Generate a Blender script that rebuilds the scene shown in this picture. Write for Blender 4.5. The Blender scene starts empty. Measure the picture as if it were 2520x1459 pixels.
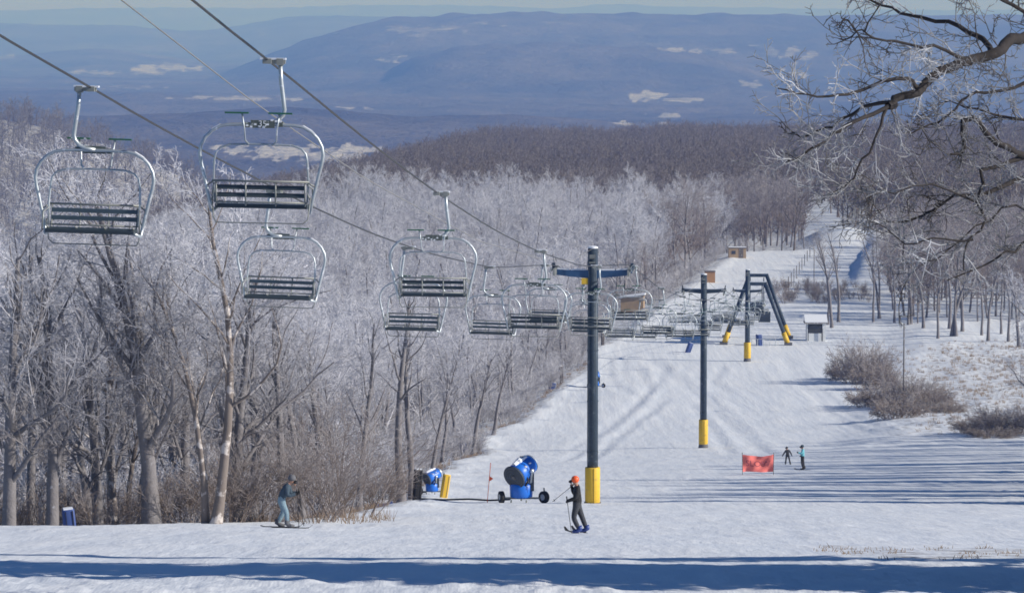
import bpy, math, random
import numpy as np
from mathutils import Vector, Matrix, Euler

# ------------------------------------------------------------------ camera, sky, sun, exposure
scene = bpy.context.scene
COL = scene.collection
F = 9570.0                      # focal length in pixels of a 2520 px wide frame
PITCH = math.atan((729.5 - 25.0) / F)
cam_d = bpy.data.cameras.new('camera')
cam_d.sensor_fit = 'HORIZONTAL'; cam_d.sensor_width = 36.0
cam_d.lens = 36.0 * F / 2520.0
cam_d.clip_start = 0.5; cam_d.clip_end = 80000.0
cam = bpy.data.objects.new('camera', cam_d); COL.objects.link(cam)
cam.location = (0, 0, 0)
cam.rotation_euler = (math.pi / 2 - PITCH, 0, 0)
scene.camera = cam

SUN_EL = math.radians(27.0)
SUN_DIR = Vector((math.cos(SUN_EL), -0.27 * math.cos(SUN_EL), math.sin(SUN_EL))).normalized()
world = bpy.data.worlds.new('World'); scene.world = world; world.use_nodes = True
wn = world.node_tree; bg = wn.nodes['Background']
sky = wn.nodes.new('ShaderNodeTexSky'); sky.sky_type = 'NISHITA'; sky.sun_disc = False
sky.sun_elevation = SUN_EL
sky.sun_rotation = math.atan2(SUN_DIR.x, SUN_DIR.y)
sky.altitude = 1500; sky.air_density = 1.0; sky.dust_density = 0.0; sky.ozone_density = 9.0
wn.links.new(sky.outputs[0], bg.inputs[0]); bg.inputs[1].default_value = 0.085
sun_d = bpy.data.lights.new('sun', 'SUN'); sun_d.energy = 4.8; sun_d.angle = math.radians(0.53)
sun_d.color = (1.0, 0.95, 0.87)
sun = bpy.data.objects.new('sun', sun_d); COL.objects.link(sun)
sun.rotation_euler = SUN_DIR.to_track_quat('Z', 'Y').to_euler()

vs = scene.view_settings
vs.view_transform = 'Standard'; vs.look = 'None'; vs.exposure = 0.0; vs.gamma = 1.0; vs.use_curve_mapping = False
cy = scene.cycles
cy.max_bounces = 5; cy.diffuse_bounces = 2; cy.glossy_bounces = 2; cy.transmission_bounces = 2
cy.volume_bounces = 0; cy.transparent_max_bounces = 8
cy.use_denoising = True
try: cy.denoiser = 'OPENIMAGEDENOISE'
except Exception: pass
cy.use_adaptive_sampling = False
cy.filter_width = 1.7

R = random.Random(7)
NR = np.random.RandomState(11)

def P(x, y, Y):
    """world point on the ray through pixel (x, y) of a 2520x1459 frame, at forward distance Y"""
    a = (x - 1260.0) / F; b = (729.5 - y) / F
    d = Vector((a, math.cos(PITCH) + b * math.sin(PITCH), -math.sin(PITCH) + b * math.cos(PITCH)))
    return d * (Y / d.y)
def PX(x, Y): return (x - 1260.0) / F * Y

# ------------------------------------------------------------------ materials
MATS = {}
def new_mat(name):
    m = bpy.data.materials.new(name); m.use_nodes = True
    nt = m.node_tree; b = nt.nodes['Principled BSDF']
    MATS[name] = m
    return m, nt, b
def node(nt, t, **kw):
    n = nt.nodes.new(t)
    for k, v in kw.items():
        if k.startswith('i_'):
            n.inputs[k[2:].replace('_', ' ')].default_value = v
        else: setattr(n, k, v)
    return n
def mixcol(nt, fac, a, b):
    n = nt.nodes.new('ShaderNodeMix'); n.data_type = 'RGBA'
    for s, v in ((0, fac), (6, a), (7, b)):
        if hasattr(v, 'is_linked') or isinstance(v, bpy.types.NodeSocket): nt.links.new(v, n.inputs[s])
        else: n.inputs[s].default_value = v if s == 0 else (v[0], v[1], v[2], 1)
    return n.outputs[2]
def mathn(nt, op, a, b=None, clamp=False):
    n = nt.nodes.new('ShaderNodeMath'); n.operation = op; n.use_clamp = clamp
    for s, v in ((0, a), (1, b)):
        if v is None: continue
        if isinstance(v, bpy.types.NodeSocket): nt.links.new(v, n.inputs[s])
        else: n.inputs[s].default_value = v
    return n.outputs[0]
def ramp(nt, src, lo, hi):
    n = nt.nodes.new('ShaderNodeMapRange'); n.interpolation_type = 'SMOOTHSTEP'
    nt.links.new(src, n.inputs[0]); n.inputs[1].default_value = lo; n.inputs[2].default_value = hi
    return n.outputs[0]
def noise(nt, vec, scale, detail=3, rough=0.55):
    n = nt.nodes.new('ShaderNodeTexNoise'); n.inputs['Scale'].default_value = scale
    n.inputs['Detail'].default_value = detail; n.inputs['Roughness'].default_value = rough
    if vec is not None: nt.links.new(vec, n.inputs['Vector'])
    return n.outputs[0]
def simple(name, col, rough=0.6, metal=0.0, var=0.15, scale=3.0, col2=None, bump=0.0, c2amt=(0.55, 0.7)):
    m, nt, b = new_mat(name)
    tc = node(nt, 'ShaderNodeTexCoord')
    n1 = noise(nt, tc.outputs['Object'], scale, 4)
    dark = tuple(c * (1 - var) for c in col); lite = tuple(min(1, c * (1 + var)) for c in col)
    c = mixcol(nt, n1, dark, lite)
    if col2 is not None:
        n2 = noise(nt, tc.outputs['Object'], scale * 1.7, 4)
        c = mixcol(nt, ramp(nt, n2, *c2amt), c, col2)
    nt.links.new(c, b.inputs['Base Color'])
    b.inputs['Roughness'].default_value = rough; b.inputs['Metallic'].default_value = metal
    if bump:
        bp = nt.nodes.new('ShaderNodeBump'); bp.inputs['Strength'].default_value = 1; bp.inputs['Distance'].default_value = bump
        nt.links.new(noise(nt, tc.outputs['Object'], scale * 4, 3), bp.inputs['Height'])
        nt.links.new(bp.outputs[0], b.inputs['Normal'])
    return m
FROST = (0.69, 0.69, 0.75)
def twig_mat(name, bark, z0, z1, fmin, fmax, frost=FROST, amp=1.1):
    m, nt, b = new_mat(name)
    tc = node(nt, 'ShaderNodeTexCoord'); sp = node(nt, 'ShaderNodeSeparateXYZ')
    nt.links.new(tc.outputs['Object'], sp.inputs[0])
    h = nt.nodes.new('ShaderNodeMapRange'); nt.links.new(sp.outputs[2], h.inputs[0])
    h.inputs[1].default_value = z0; h.inputs[2].default_value = z1
    h.inputs[3].default_value = fmin; h.inputs[4].default_value = fmax
    n1 = noise(nt, tc.outputs['Object'], 1.3, 3)
    f = mathn(nt, 'ADD', h.outputs[0], mathn(nt, 'MULTIPLY', mathn(nt, 'SUBTRACT', n1, 0.5), amp), True)
    nt.links.new(mixcol(nt, f, bark, frost), b.inputs['Base Color'])
    b.inputs['Roughness'].default_value = 0.8
    return m

def snow_mat():
    m, nt, b = new_mat('snow_ground')
    geo = node(nt, 'ShaderNodeNewGeometry')
    veg = node(nt, 'ShaderNodeAttribute', attribute_name='veg')
    mapn = node(nt, 'ShaderNodeMapping'); mapn.inputs['Scale'].default_value = (1.0, 0.06, 1.0)
    nt.links.new(geo.outputs['Position'], mapn.inputs[0])
    mapx = node(nt, 'ShaderNodeMapping'); mapx.inputs['Scale'].default_value = (0.25, 0.5, 1.0)
    nt.links.new(geo.outputs['Position'], mapx.inputs[0])
    tracks = noise(nt, mapn.outputs[0], 0.9, 5, 0.6)          # grooming and ski tracks run down the slope
    chunk = noise(nt, geo.outputs['Position'], 0.9, 5, 0.62)
    fine = noise(nt, geo.outputs['Position'], 6.0, 4, 0.6)
    broad = noise(nt, mapx.outputs[0], 0.28, 3, 0.5)
    hgt = mathn(nt, 'ADD', mathn(nt, 'MULTIPLY', tracks, 0.135), mathn(nt, 'ADD', mathn(nt, 'MULTIPLY', chunk, 0.028), mathn(nt, 'MULTIPLY', fine, 0.012)))
    hgt = mathn(nt, 'ADD', hgt, mathn(nt, 'MULTIPLY', broad, 0.06))
    bp = nt.nodes.new('ShaderNodeBump'); bp.inputs['Strength'].default_value = 0.8; bp.inputs['Distance'].default_value = 1.0
    nt.links.new(hgt, bp.inputs['Height']); nt.links.new(bp.outputs[0], b.inputs['Normal'])
    snow = mixcol(nt, ramp(nt, tracks, 0.35, 0.7), (0.82, 0.85, 0.89), (0.91, 0.92, 0.93))
    vn = noise(nt, geo.outputs['Position'], 1.1, 5, 0.7)
    thr = mathn(nt, 'SUBTRACT', mathn(nt, 'ADD', vn, veg.outputs['Fac']), 0.78)
    amt = ramp(nt, thr, 0.0, 0.22)
    litter = mixcol(nt, fine, (0.11, 0.09, 0.08), (0.27, 0.215, 0.17))
    nt.links.new(mixcol(nt, mathn(nt, 'MULTIPLY', amt, 0.85), snow, litter), b.inputs['Base Color'])
    b.inputs['Roughness'].default_value = 0.65
    b.inputs['Specular IOR Level'].default_value = 0.25
    return m
def hill_mat():
    m, nt, b = new_mat('distant_forest')
    geo = node(nt, 'ShaderNodeNewGeometry')
    fld = node(nt, 'ShaderNodeAttribute', attribute_name='field')
    n1 = noise(nt, geo.outputs['Position'], 0.0016, 6, 0.65)
    n2 = noise(nt, geo.outputs['Position'], 0.011, 5, 0.72)
    base = mixcol(nt, ramp(nt, n1, 0.32, 0.68), (0.045, 0.038, 0.040), (0.15, 0.125, 0.115))
    spk = ramp(nt, mathn(nt, 'ADD', n2, mathn(nt, 'MULTIPLY', fld.outputs['Fac'], 1.0)), 0.72, 1.12)
    c = mixcol(nt, spk, base, (0.54, 0.50, 0.48))
    nt.links.new(c, b.inputs['Base Color']); b.inputs['Roughness'].default_value = 0.9
    bp = nt.nodes.new('ShaderNodeBump'); bp.inputs['Strength'].default_value = 0.6; bp.inputs['Distance'].default_value = 40
    nt.links.new(n2, bp.inputs['Height']); nt.links.new(bp.outputs[0], b.inputs['Normal'])
    return m
snow_mat(); hill_mat()
simple('bark', (0.20, 0.185, 0.188), 0.9, 0, 0.4, 2.5, (0.46, 0.46, 0.50), 0.03, (0.60, 0.80))  # grey lifted in the colour to stand in for mist among the trees
simple('bark_dark', (0.032, 0.026, 0.025), 0.9, 0, 0.4, 3.0, (0.45, 0.46, 0.50), 0.02, (0.66, 0.84))
simple('bark_stripped', (0.20, 0.165, 0.145), 0.85, 0, 0.35, 1.3, (0.60, 0.54, 0.50), 0.02, (0.54, 0.62))
twig_mat('twig_near', (0.185, 0.16, 0.155), 2.5, 11.0, 0.05, 0.95)
twig_mat('twig_brown', (0.18, 0.135, 0.118), 3.0, 14.0, 0.0, 0.35)
twig_mat('twig_frost', (0.20, 0.18, 0.185), 2.0, 11.0, 0.36, 0.86, FROST, .5)  # rime, with the mist over the forest put into the pale tone too
twig_mat('twig_far_brown', (0.125, 0.095, 0.074), 2.0, 12.0, 0.0, 0.10)
twig_mat('twig_far_grey', (0.105, 0.09, 0.095), 2.0, 12.0, 0.05, 0.22)
twig_mat('twig_oak', (0.04, 0.033, 0.032), -20.0, 20.0, 0.24, 0.26, (0.8, 0.82, 0.88), 2.2)
twig_mat('twig_shrub', (0.185, 0.14, 0.115), 0.0, 4.0, 0.04, 0.28)  # paled with frost colour in place of the near haze
twig_mat('twig_bramble', (0.23, 0.175, 0.14), 0.0, 4.0, 0.12, 0.50)  # lightened too, so the veil of haze sits in the twig colour
twig_mat('twig_frost_low', (0.19, 0.165, 0.165), 0.0, 3.0, 0.3, 0.75)
twig_mat('needle', (0.03, 0.055, 0.03), 0.0, 20.0, 0.0, 0.25)
simple('dry_grass', (0.24, 0.175, 0.125), 0.9, 0, 0.4, 5.0)
simple('steel', (0.52, 0.56, 0.58), 0.42, 0.55, 0.15, 4.0, (0.85, 0.87, 0.90), 0, (0.60, 0.66))
simple('steel_old', (0.30, 0.31, 0.29), 0.55, 0.35, 0.3, 4.0, (0.20, 0.13, 0.09), 0, (0.66, 0.76))
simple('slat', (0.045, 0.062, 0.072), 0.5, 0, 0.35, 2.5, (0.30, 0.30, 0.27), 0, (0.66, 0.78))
simple('slat_pale', (0.10, 0.145, 0.175), 0.5, 0, 0.25, 2.5, (0.75, 0.77, 0.8), 0, (0.66, 0.74))  # lit look put into the colour; right-hand backs keep the shaded tone
simple('rope', (0.055, 0.055, 0.06), 0.5, 0.3, 0.2, 5)
simple('rope_frosted', (0.24, 0.235, 0.23), 0.7, 0, 0.3, 5)
simple('green_plastic', (0.02, 0.13, 0.07), 0.5, 0, 0.2, 5, (0.7, 0.72, 0.75), 0, (0.62, 0.70))
simple('frost', (0.84, 0.86, 0.90), 0.7, 0, 0.05, 6)
simple('plate', (0.11, 0.13, 0.12), 0.5, 0.2, 0.3, 8, (0.5, 0.52, 0.5))
simple('white_paint', (0.78, 0.79, 0.80), 0.5, 0, 0.05, 4)
simple('tower_paint', (0.035, 0.055, 0.080), 0.55, 0.1, 0.3, 1.5, (0.18, 0.21, 0.24), 0.004, (0.58, 0.75))
simple('tower_blue', (0.028, 0.085, 0.19), 0.5, 0.1, 0.3, 1.5, (0.30, 0.36, 0.44), 0.004, (0.60, 0.74))
simple('yellow_pad', (0.76, 0.48, 0.035), 0.6, 0, 0.12, 1.5, (0.56, 0.36, 0.05), 0.01)
simple('gun_blue', (0.016, 0.16, 0.66), 0.4, 0, 0.15, 2.0, (0.55, 0.65, 0.8), 0, (0.68, 0.76))
simple('mat_blue', (0.045, 0.085, 0.26), 0.6, 0, 0.2, 2.0, (0.35, 0.42, 0.62), 0, (0.62, 0.75))
simple('grille', (0.05, 0.065, 0.085), 0.6, 0.2, 0.25, 9)
simple('rubber', (0.022, 0.022, 0.024), 0.8, 0, 0.3, 6)
simple('black', (0.014, 0.014, 0.017), 0.75, 0, 0.3, 6, None, 0.03)
simple('grey_cloth', (0.05, 0.053, 0.062), 0.85, 0, 0.2, 6, None, 0.03)
simple('teal_cloth', (0.055, 0.085, 0.115), 0.85, 0, 0.2, 6, None, 0.03)
simple('ice_cloth', (0.22, 0.32, 0.38), 0.85, 0, 0.12, 6, None, 0.03)
simple('cyan_cloth', (0.16, 0.48, 0.56), 0.8, 0, 0.1, 6, None, 0.03)
simple('orange', (0.90, 0.13, 0.03), 0.4, 0, 0.08, 6)
simple('skin', (0.42, 0.24, 0.17), 0.6, 0, 0.08, 6)
simple('boot_blue', (0.035, 0.065, 0.24), 0.4, 0, 0.15, 9)
simple('banner_red', (0.95, 0.22, 0.19), 0.7, 0, 0.12, 3.0)
simple('banner_text', (0.42, 0.09, 0.11), 0.7, 0, 0.1, 5)
simple('wood_tan', (0.40, 0.29, 0.19), 0.8, 0, 0.25, 2)
simple('wood_orange', (0.40, 0.22, 0.11), 0.8, 0, 0.2, 2)
simple('wood_grey', (0.15, 0.13, 0.12), 0.9, 0, 0.3, 2, (0.5, 0.5, 0.52))
simple('concrete', (0.14, 0.14, 0.15), 0.9, 0, 0.2, 3)
simple('hut_wall', (0.74, 0.76, 0.78), 0.7, 0, 0.1, 2)
simple('dark_glass', (0.05, 0.055, 0.06), 0.25, 0, 0.1, 3)

# ------------------------------------------------------------------ mesh helpers
class MB:
    def __init__(s): s.v = []; s.f = []; s.m = []; s.mi = 0
    def add(s, vs, fs):
        o = len(s.v); s.v.extend([tuple(p) for p in vs])
        for f in fs: s.f.append(tuple(i + o for i in f)); s.m.append(s.mi)
    def box(s, c, size, rot=None):
        hx, hy, hz = size[0] / 2, size[1] / 2, size[2] / 2
        vs = [Vector((x, y, z)) for x in (-hx, hx) for y in (-hy, hy) for z in (-hz, hz)]
        if rot is not None:
            M = rot if isinstance(rot, Matrix) else Euler(rot).to_matrix()
            vs = [M @ p for p in vs]
        c = Vector(c); vs = [p + c for p in vs]
        s.add(vs, [(0, 1, 3, 2), (4, 6, 7, 5), (0, 4, 5, 1), (2, 3, 7, 6), (0, 2, 6, 4), (1, 5, 7, 3)])
        return s
    def tube(s, pts, rad, n=6, caps=True):
        pts = [Vector(p) for p in pts]
        if not hasattr(rad, '__len__'): rad = [rad] * len(pts)
        vs = []; t0 = (pts[1] - pts[0]).normalized()
        a = t0.orthogonal().normalized()
        for i, p in enumerate(pts):
            if i == 0: t = t0
            elif i == len(pts) - 1: t = (pts[i] - pts[i - 1]).normalized()
            else: t = ((pts[i] - pts[i - 1]).normalized() + (pts[i + 1] - pts[i]).normalized()).normalized()
            a = (a - t * a.dot(t)).normalized(); b = t.cross(a)
            for k in range(n):
                an = 2 * math.pi * k / n
                vs.append(p + (a * math.cos(an) + b * math.sin(an)) * rad[i])
        fs = []
        for i in range(len(pts) - 1):
            for k in range(n):
                k2 = (k + 1) % n
                fs.append((i * n + k, i * n + k2, (i + 1) * n + k2, (i + 1) * n + k))
        if caps:
            fs.append(tuple(range(n - 1, -1, -1))); o = (len(pts) - 1) * n
            fs.append(tuple(range(o, o + n)))
        s.add(vs, fs); return s
    def cyl(s, p0, p1, r0, r1=None, n=16): return s.tube([p0, p1], [r0, r0 if r1 is None else r1], n)
    def ball(s, c, r, n=10, m=7, squash=(1, 1, 1)):
        c = Vector(c); vs = []; fs = []
        for j in range(m + 1):
            th = math.pi * j / m
            for k in range(n):
                an = 2 * math.pi * k / n
                vs.append(c + Vector((math.sin(th) * math.cos(an) * r * squash[0], math.sin(th) * math.sin(an) * r * squash[1], math.cos(th) * r * squash[2])))
        for j in range(m):
            for k in range(n):
                k2 = (k + 1) % n
                fs.append((j * n + k, (j + 1) * n + k, (j + 1) * n + k2, j * n + k2))
        s.add(vs, fs); return s
    def mesh(s, name, mats, smooth=False):
        me = bpy.data.meshes.new(name); me.from_pydata(s.v, [], s.f)
        for m in (mats if isinstance(mats, (list, tuple)) else [mats]): me.materials.append(MATS[m])
        if any(s.m): me.polygons.foreach_set('material_index', s.m)
        if smooth: me.polygons.foreach_set('use_smooth', [True] * len(me.polygons))
        me.update(); return me
    def build(s, name, mat, parent=None, smooth=False):
        return link(name, s.mesh(name, mat, smooth), parent)
def link(name, me, parent=None):
    o = bpy.data.objects.new(name, me); COL.objects.link(o)
    if parent is not None: o.parent = parent
    return o
def tag(o, label, cat, group=None, kind=None):
    o['label'] = label; o['category'] = cat
    if group: o['group'] = group
    if kind: o['kind'] = kind
    return o
def thing(name, label, cat, loc=(0, 0, 0), rz=0.0, group=None):
    o = bpy.data.objects.new(name, None); COL.objects.link(o)
    o.location = loc; o.rotation_euler = (0, 0, rz)
    return tag(o, label, cat, group)
def copy_tree(o, parent=None):
    c = o.copy(); COL.objects.link(c); c.parent = parent
    for ch in list(o.children): copy_tree(ch, c)
    return c
def np_mesh(name, V, Fq, mats, smooth=True, attrs=None, mi=None):
    me = bpy.data.meshes.new(name)
    V = np.asarray(V, np.float32); Fq = np.asarray(Fq, np.int32); k = Fq.shape[1]
    me.vertices.add(len(V)); me.vertices.foreach_set('co', V.ravel())
    me.loops.add(Fq.size); me.loops.foreach_set('vertex_index', Fq.ravel())
    me.polygons.add(len(Fq)); me.polygons.foreach_set('loop_start', np.arange(0, Fq.size, k, dtype=np.int32))
    me.polygons.foreach_set('loop_total', np.full(len(Fq), k, np.int32))
    if smooth: me.polygons.foreach_set('use_smooth', np.ones(len(Fq), bool))
    for m in mats: me.materials.append(MATS[m])
    if mi is not None: me.polygons.foreach_set('material_index', np.asarray(mi, np.int32))
    for n, a in (attrs or {}).items():
        at = me.attributes.new(n, 'FLOAT', 'POINT'); at.data.foreach_set('value', np.asarray(a, np.float32))
    me.update(calc_edges=True); return me

# ------------------------------------------------------------------ terrain
LAT = NR.rand(256, 256)
def vnoise(x, y):
    x = np.asarray(x, float); y = np.asarray(y, float)
    xi = np.floor(x).astype(int); yi = np.floor(y).astype(int)
    fx = x - xi; fy = y - yi; fx = fx * fx * (3 - 2 * fx); fy = fy * fy * (3 - 2 * fy)
    g = lambda i, j: LAT[i & 255, j & 255]
    return (g(xi, yi) * (1 - fx) + g(xi + 1, yi) * fx) * (1 - fy) + (g(xi, yi + 1) * (1 - fx) + g(xi + 1, yi + 1) * fx) * fy - 0.5
def fbm(x, y, o=4):
    s = 0; a = 1.0
    for k in range(o): s = s + a * vnoise(x * 2 ** k + 17 * k, y * 2 ** k + 31 * k); a *= 0.5
    return s
_pY = [-80, 0, 205, 375, 470, 557, 600, 800, 900, 1000, 2200, 2450, 2800, 3500]
_pZ = [7.9, -1.7, -26.3, -42.6, -48.2, -50.5, -50.8, -51.2, -52.4, -54.5, -78, -96, -170, -300]
_gy = np.arange(-80, 3501, 1.0); _gz = np.interp(_gy, _pY, _pZ)
_k = np.ones(61) / 61; _gs = np.convolve(np.pad(_gz, 30, mode='edge'), _k, 'valid')
_gs = np.where((_gy > 0) & (_gy < 150), _gz, _gs); _gs = np.where(_gy <= 0, -1.7 - 0.12 * _gy, _gs)
def S(Y): return np.interp(Y, _gy, _gs)
_eY = [-80, 60, 112, 126, 140, 205, 290, 385, 430, 515, 580, 675, 760, 800, 832, 842, 900, 3000]
_eX = [-45, -45, -40, -14, -8.0, -5.8, -5.4, -3.8, -0.7, 6.3, 13.3, 26.8, 39.7, 45, 49, 66, 69, 90]
def edge(Y):
    Y = np.asarray(Y, float)
    return np.interp(Y, _eY, _eX) + 3.2 * fbm(Y / 34.0, Y * 0 + 3.3, 3) * np.clip((Y - 215) / 150, 0, 1)
def sstep(a, b, x):
    t = np.clip((x - a) / (b - a), 0, 1); return t * t * (3 - 2 * t)
def line_x(Y): return -12.95 + 0.084 * np.asarray(Y, float)
def H(X, Y):
    X = np.asarray(X, float); Y = np.asarray(Y, float)
    z = S(Y)
    tilt = np.interp(Y, [0, 130, 205, 300, 400, 557, 700], [-0.003, -0.003, 0.0, 0.02, 0.02, 0.0, 0.0])
    z = z + tilt * np.clip(X - line_x(Y), -30, 30)
    e = edge(Y) - X
    z = z - 2.6 * (1 - np.exp(-np.maximum(e, 0) / 14.0))
    vE = np.interp(Y, [0, 400, 700, 1000, 2200, 3000], [-200, -90, -60, -46, -14, 0])      # the plateau breaks off into the valley
    z = z - 0.24 * np.maximum(0, vE - X) * sstep(300, 700, Y)
    # soft undulation
    z = z + 0.16 * fbm(X / 14.0, Y / 20.0, 3) * sstep(20, 60, Y) + 0.5 * fbm(X / 60.0, Y / 60.0, 3) * sstep(300, 500, Y)
    z = z + 0.045 * fbm(X / 1.6 + 40, Y / 1.3, 3)
    # rough rolled edge in the foreground, left bank, right grass field
    z = z + 0.35 * np.exp(-((e + 1.0) / 1.5) ** 2) * (0.4 + fbm(X / 3, Y / 5, 3)) * sstep(150, 200, Y) * (1 - sstep(800, 850, Y))
    rf = sstep(0, 8, X - (0.125 * Y - 18)) * sstep(330, 400, Y) * (1 - sstep(620, 700, Y))
    z = z + rf * (0.5 * fbm(X / 5, Y / 6, 4) + 0.6)
    z = z + 0.085 * np.maximum(0, fbm(X / .45, Y / .6 + 5, 3) + .1) * (1 - sstep(62, 90, Y))
    # mounds past the lift terminal, and the bank on the right
    z = z + 3.6 * np.exp(-((X - 74) / 9) ** 2 - ((Y - 868) / 22) ** 2)
    bx = 62 + (Y - 700) * 0.115 + 1.5 * fbm(Y / 30, Y * 0 + 9, 2)
    z = z + 1.3 * sstep(-2.6, .2, X - bx) * sstep(690, 760, Y) * (1 - sstep(885, 935, Y))
    return z
def HZ(X, Y): return float(H(X, Y))

def build_ground():
    ys = [-40.0]
    while ys[-1] < 3450:
        y = ys[-1]; ys.append(y + (2.0 if y < 50 else max(0.32, 0.0058 * y)))
    ys = np.array(ys)
    us = np.concatenate([np.linspace(-0.42, -0.15, 30, endpoint=False), np.linspace(-0.15, 0.15, 270), np.linspace(0.15, 0.42, 31)[1:]])
    U, Y = np.meshgrid(us, ys); X = U * (np.maximum(Y, 45.0) + 8.0)
    Z = H(X, Y)
    V = np.stack([X, Y, Z], -1).reshape(-1, 3); n, m = U.shape
    idx = np.arange(n * m).reshape(n, m)
    Fq = np.stack([idx[:-1, :-1], idx[:-1, 1:], idx[1:, 1:], idx[1:, :-1]], -1).reshape(-1, 4)
    e = edge(Y) - X
    veg = np.where(e > -1.0, 0.34, 0.0) * sstep(118, 135, Y)
    veg = np.maximum(veg, (0.30 + 0.22 * fbm(X / 4, Y / 14, 3)) * np.exp(-((e - 1.2) / 2.6) ** 2) * sstep(128, 150, Y))
    veg = np.maximum(veg, 0.30 * np.exp(-((e - 2.0) / 9.0) ** 2) * sstep(560, 640, Y))
    rf = sstep(-2, 10, X - (0.125 * Y - 18)) * sstep(340, 400, Y) * (1 - sstep(560, 640, Y))
    veg = np.maximum(veg, 0.32 * rf)
    veg = np.maximum(veg, 0.33 * sstep(640, 700, Y) * (1 - sstep(700, 720, Y)) * sstep(45, 55, X))
    veg = np.maximum(veg, 0.24 * sstep(660, 760, Y))
    veg = np.maximum(veg, 0.33 * sstep(5.5, 8, X) * sstep(74, 79, Y) * (1 - sstep(92, 100, Y)))
    veg = np.maximum(veg, 0.4 * sstep(890, 930, Y))
    corr = np.abs(X - (73 + (Y - 890) * 0.061)) < 5
    veg = np.where(corr & (Y > 880) & (Y < 1300), 0.0, veg)
    trk = np.zeros_like(Y)
    def py_to_Y(py):
        yy = np.arange(120, 600, 1.0); pv = 25 + F * (-S(yy) / yy); return float(np.interp(-py, -pv, yy))
    for k, line in enumerate([[(1500, 880), (1495, 915), (1520, 955), (1570, 985)], [(1535, 880), (1530, 915), (1550, 950)], [(1590, 880), (1660, 935), (1720, 985), (1800, 1050), (1880, 1120)], [(1610, 880), (1680, 935), (1745, 985), (1830, 1055), (1920, 1130)],
                 [(1930, 880), (1960, 930), (2010, 985), (2070, 1040), (2150, 1085)], [(1950, 880), (1985, 930), (2040, 985), (2110, 1040), (2190, 1085)], [(1780, 900), (1755, 940), (1800, 975)], [(1560, 900), (1600, 960), (1560, 1010), (1470, 1070), (1380, 1130)], [(1640, 990), (1560, 1040), (1500, 1090), (1440, 1130)],
                 [(1640, 900), (1620, 940), (1580, 985), (1500, 1040), (1400, 1100)], [(1700, 1000), (1760, 1060), (1800, 1120)]]):
        ly = [py_to_Y(p[1]) for p in line]; lx = [PX(p[0], q) for p, q in zip(line, ly)]
        o_ = np.argsort(ly); ly = np.array(ly)[o_]; lx = np.array(lx)[o_]
        cx = np.interp(Y, ly, lx); inside = sstep(ly[0] - 6, ly[0] + 8, Y) * (1 - sstep(ly[-1] - 8, ly[-1] + 6, Y))
        d = (X - cx) / (0.40 + 0.0006 * Y)
        trk = np.maximum(trk, inside * np.exp(-d * d))
        V[:, 2] += (inside * (0.05 * np.exp(-((d - 1.6) / .8) ** 2) - 0.07 * np.exp(-d * d))).ravel()
    o = link('ground', np_mesh('ground', V, Fq, ['snow_ground'], True, {'veg': veg.ravel(), 'track': trk.ravel()}))
    o['kind'] = 'structure'
build_ground()

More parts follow.
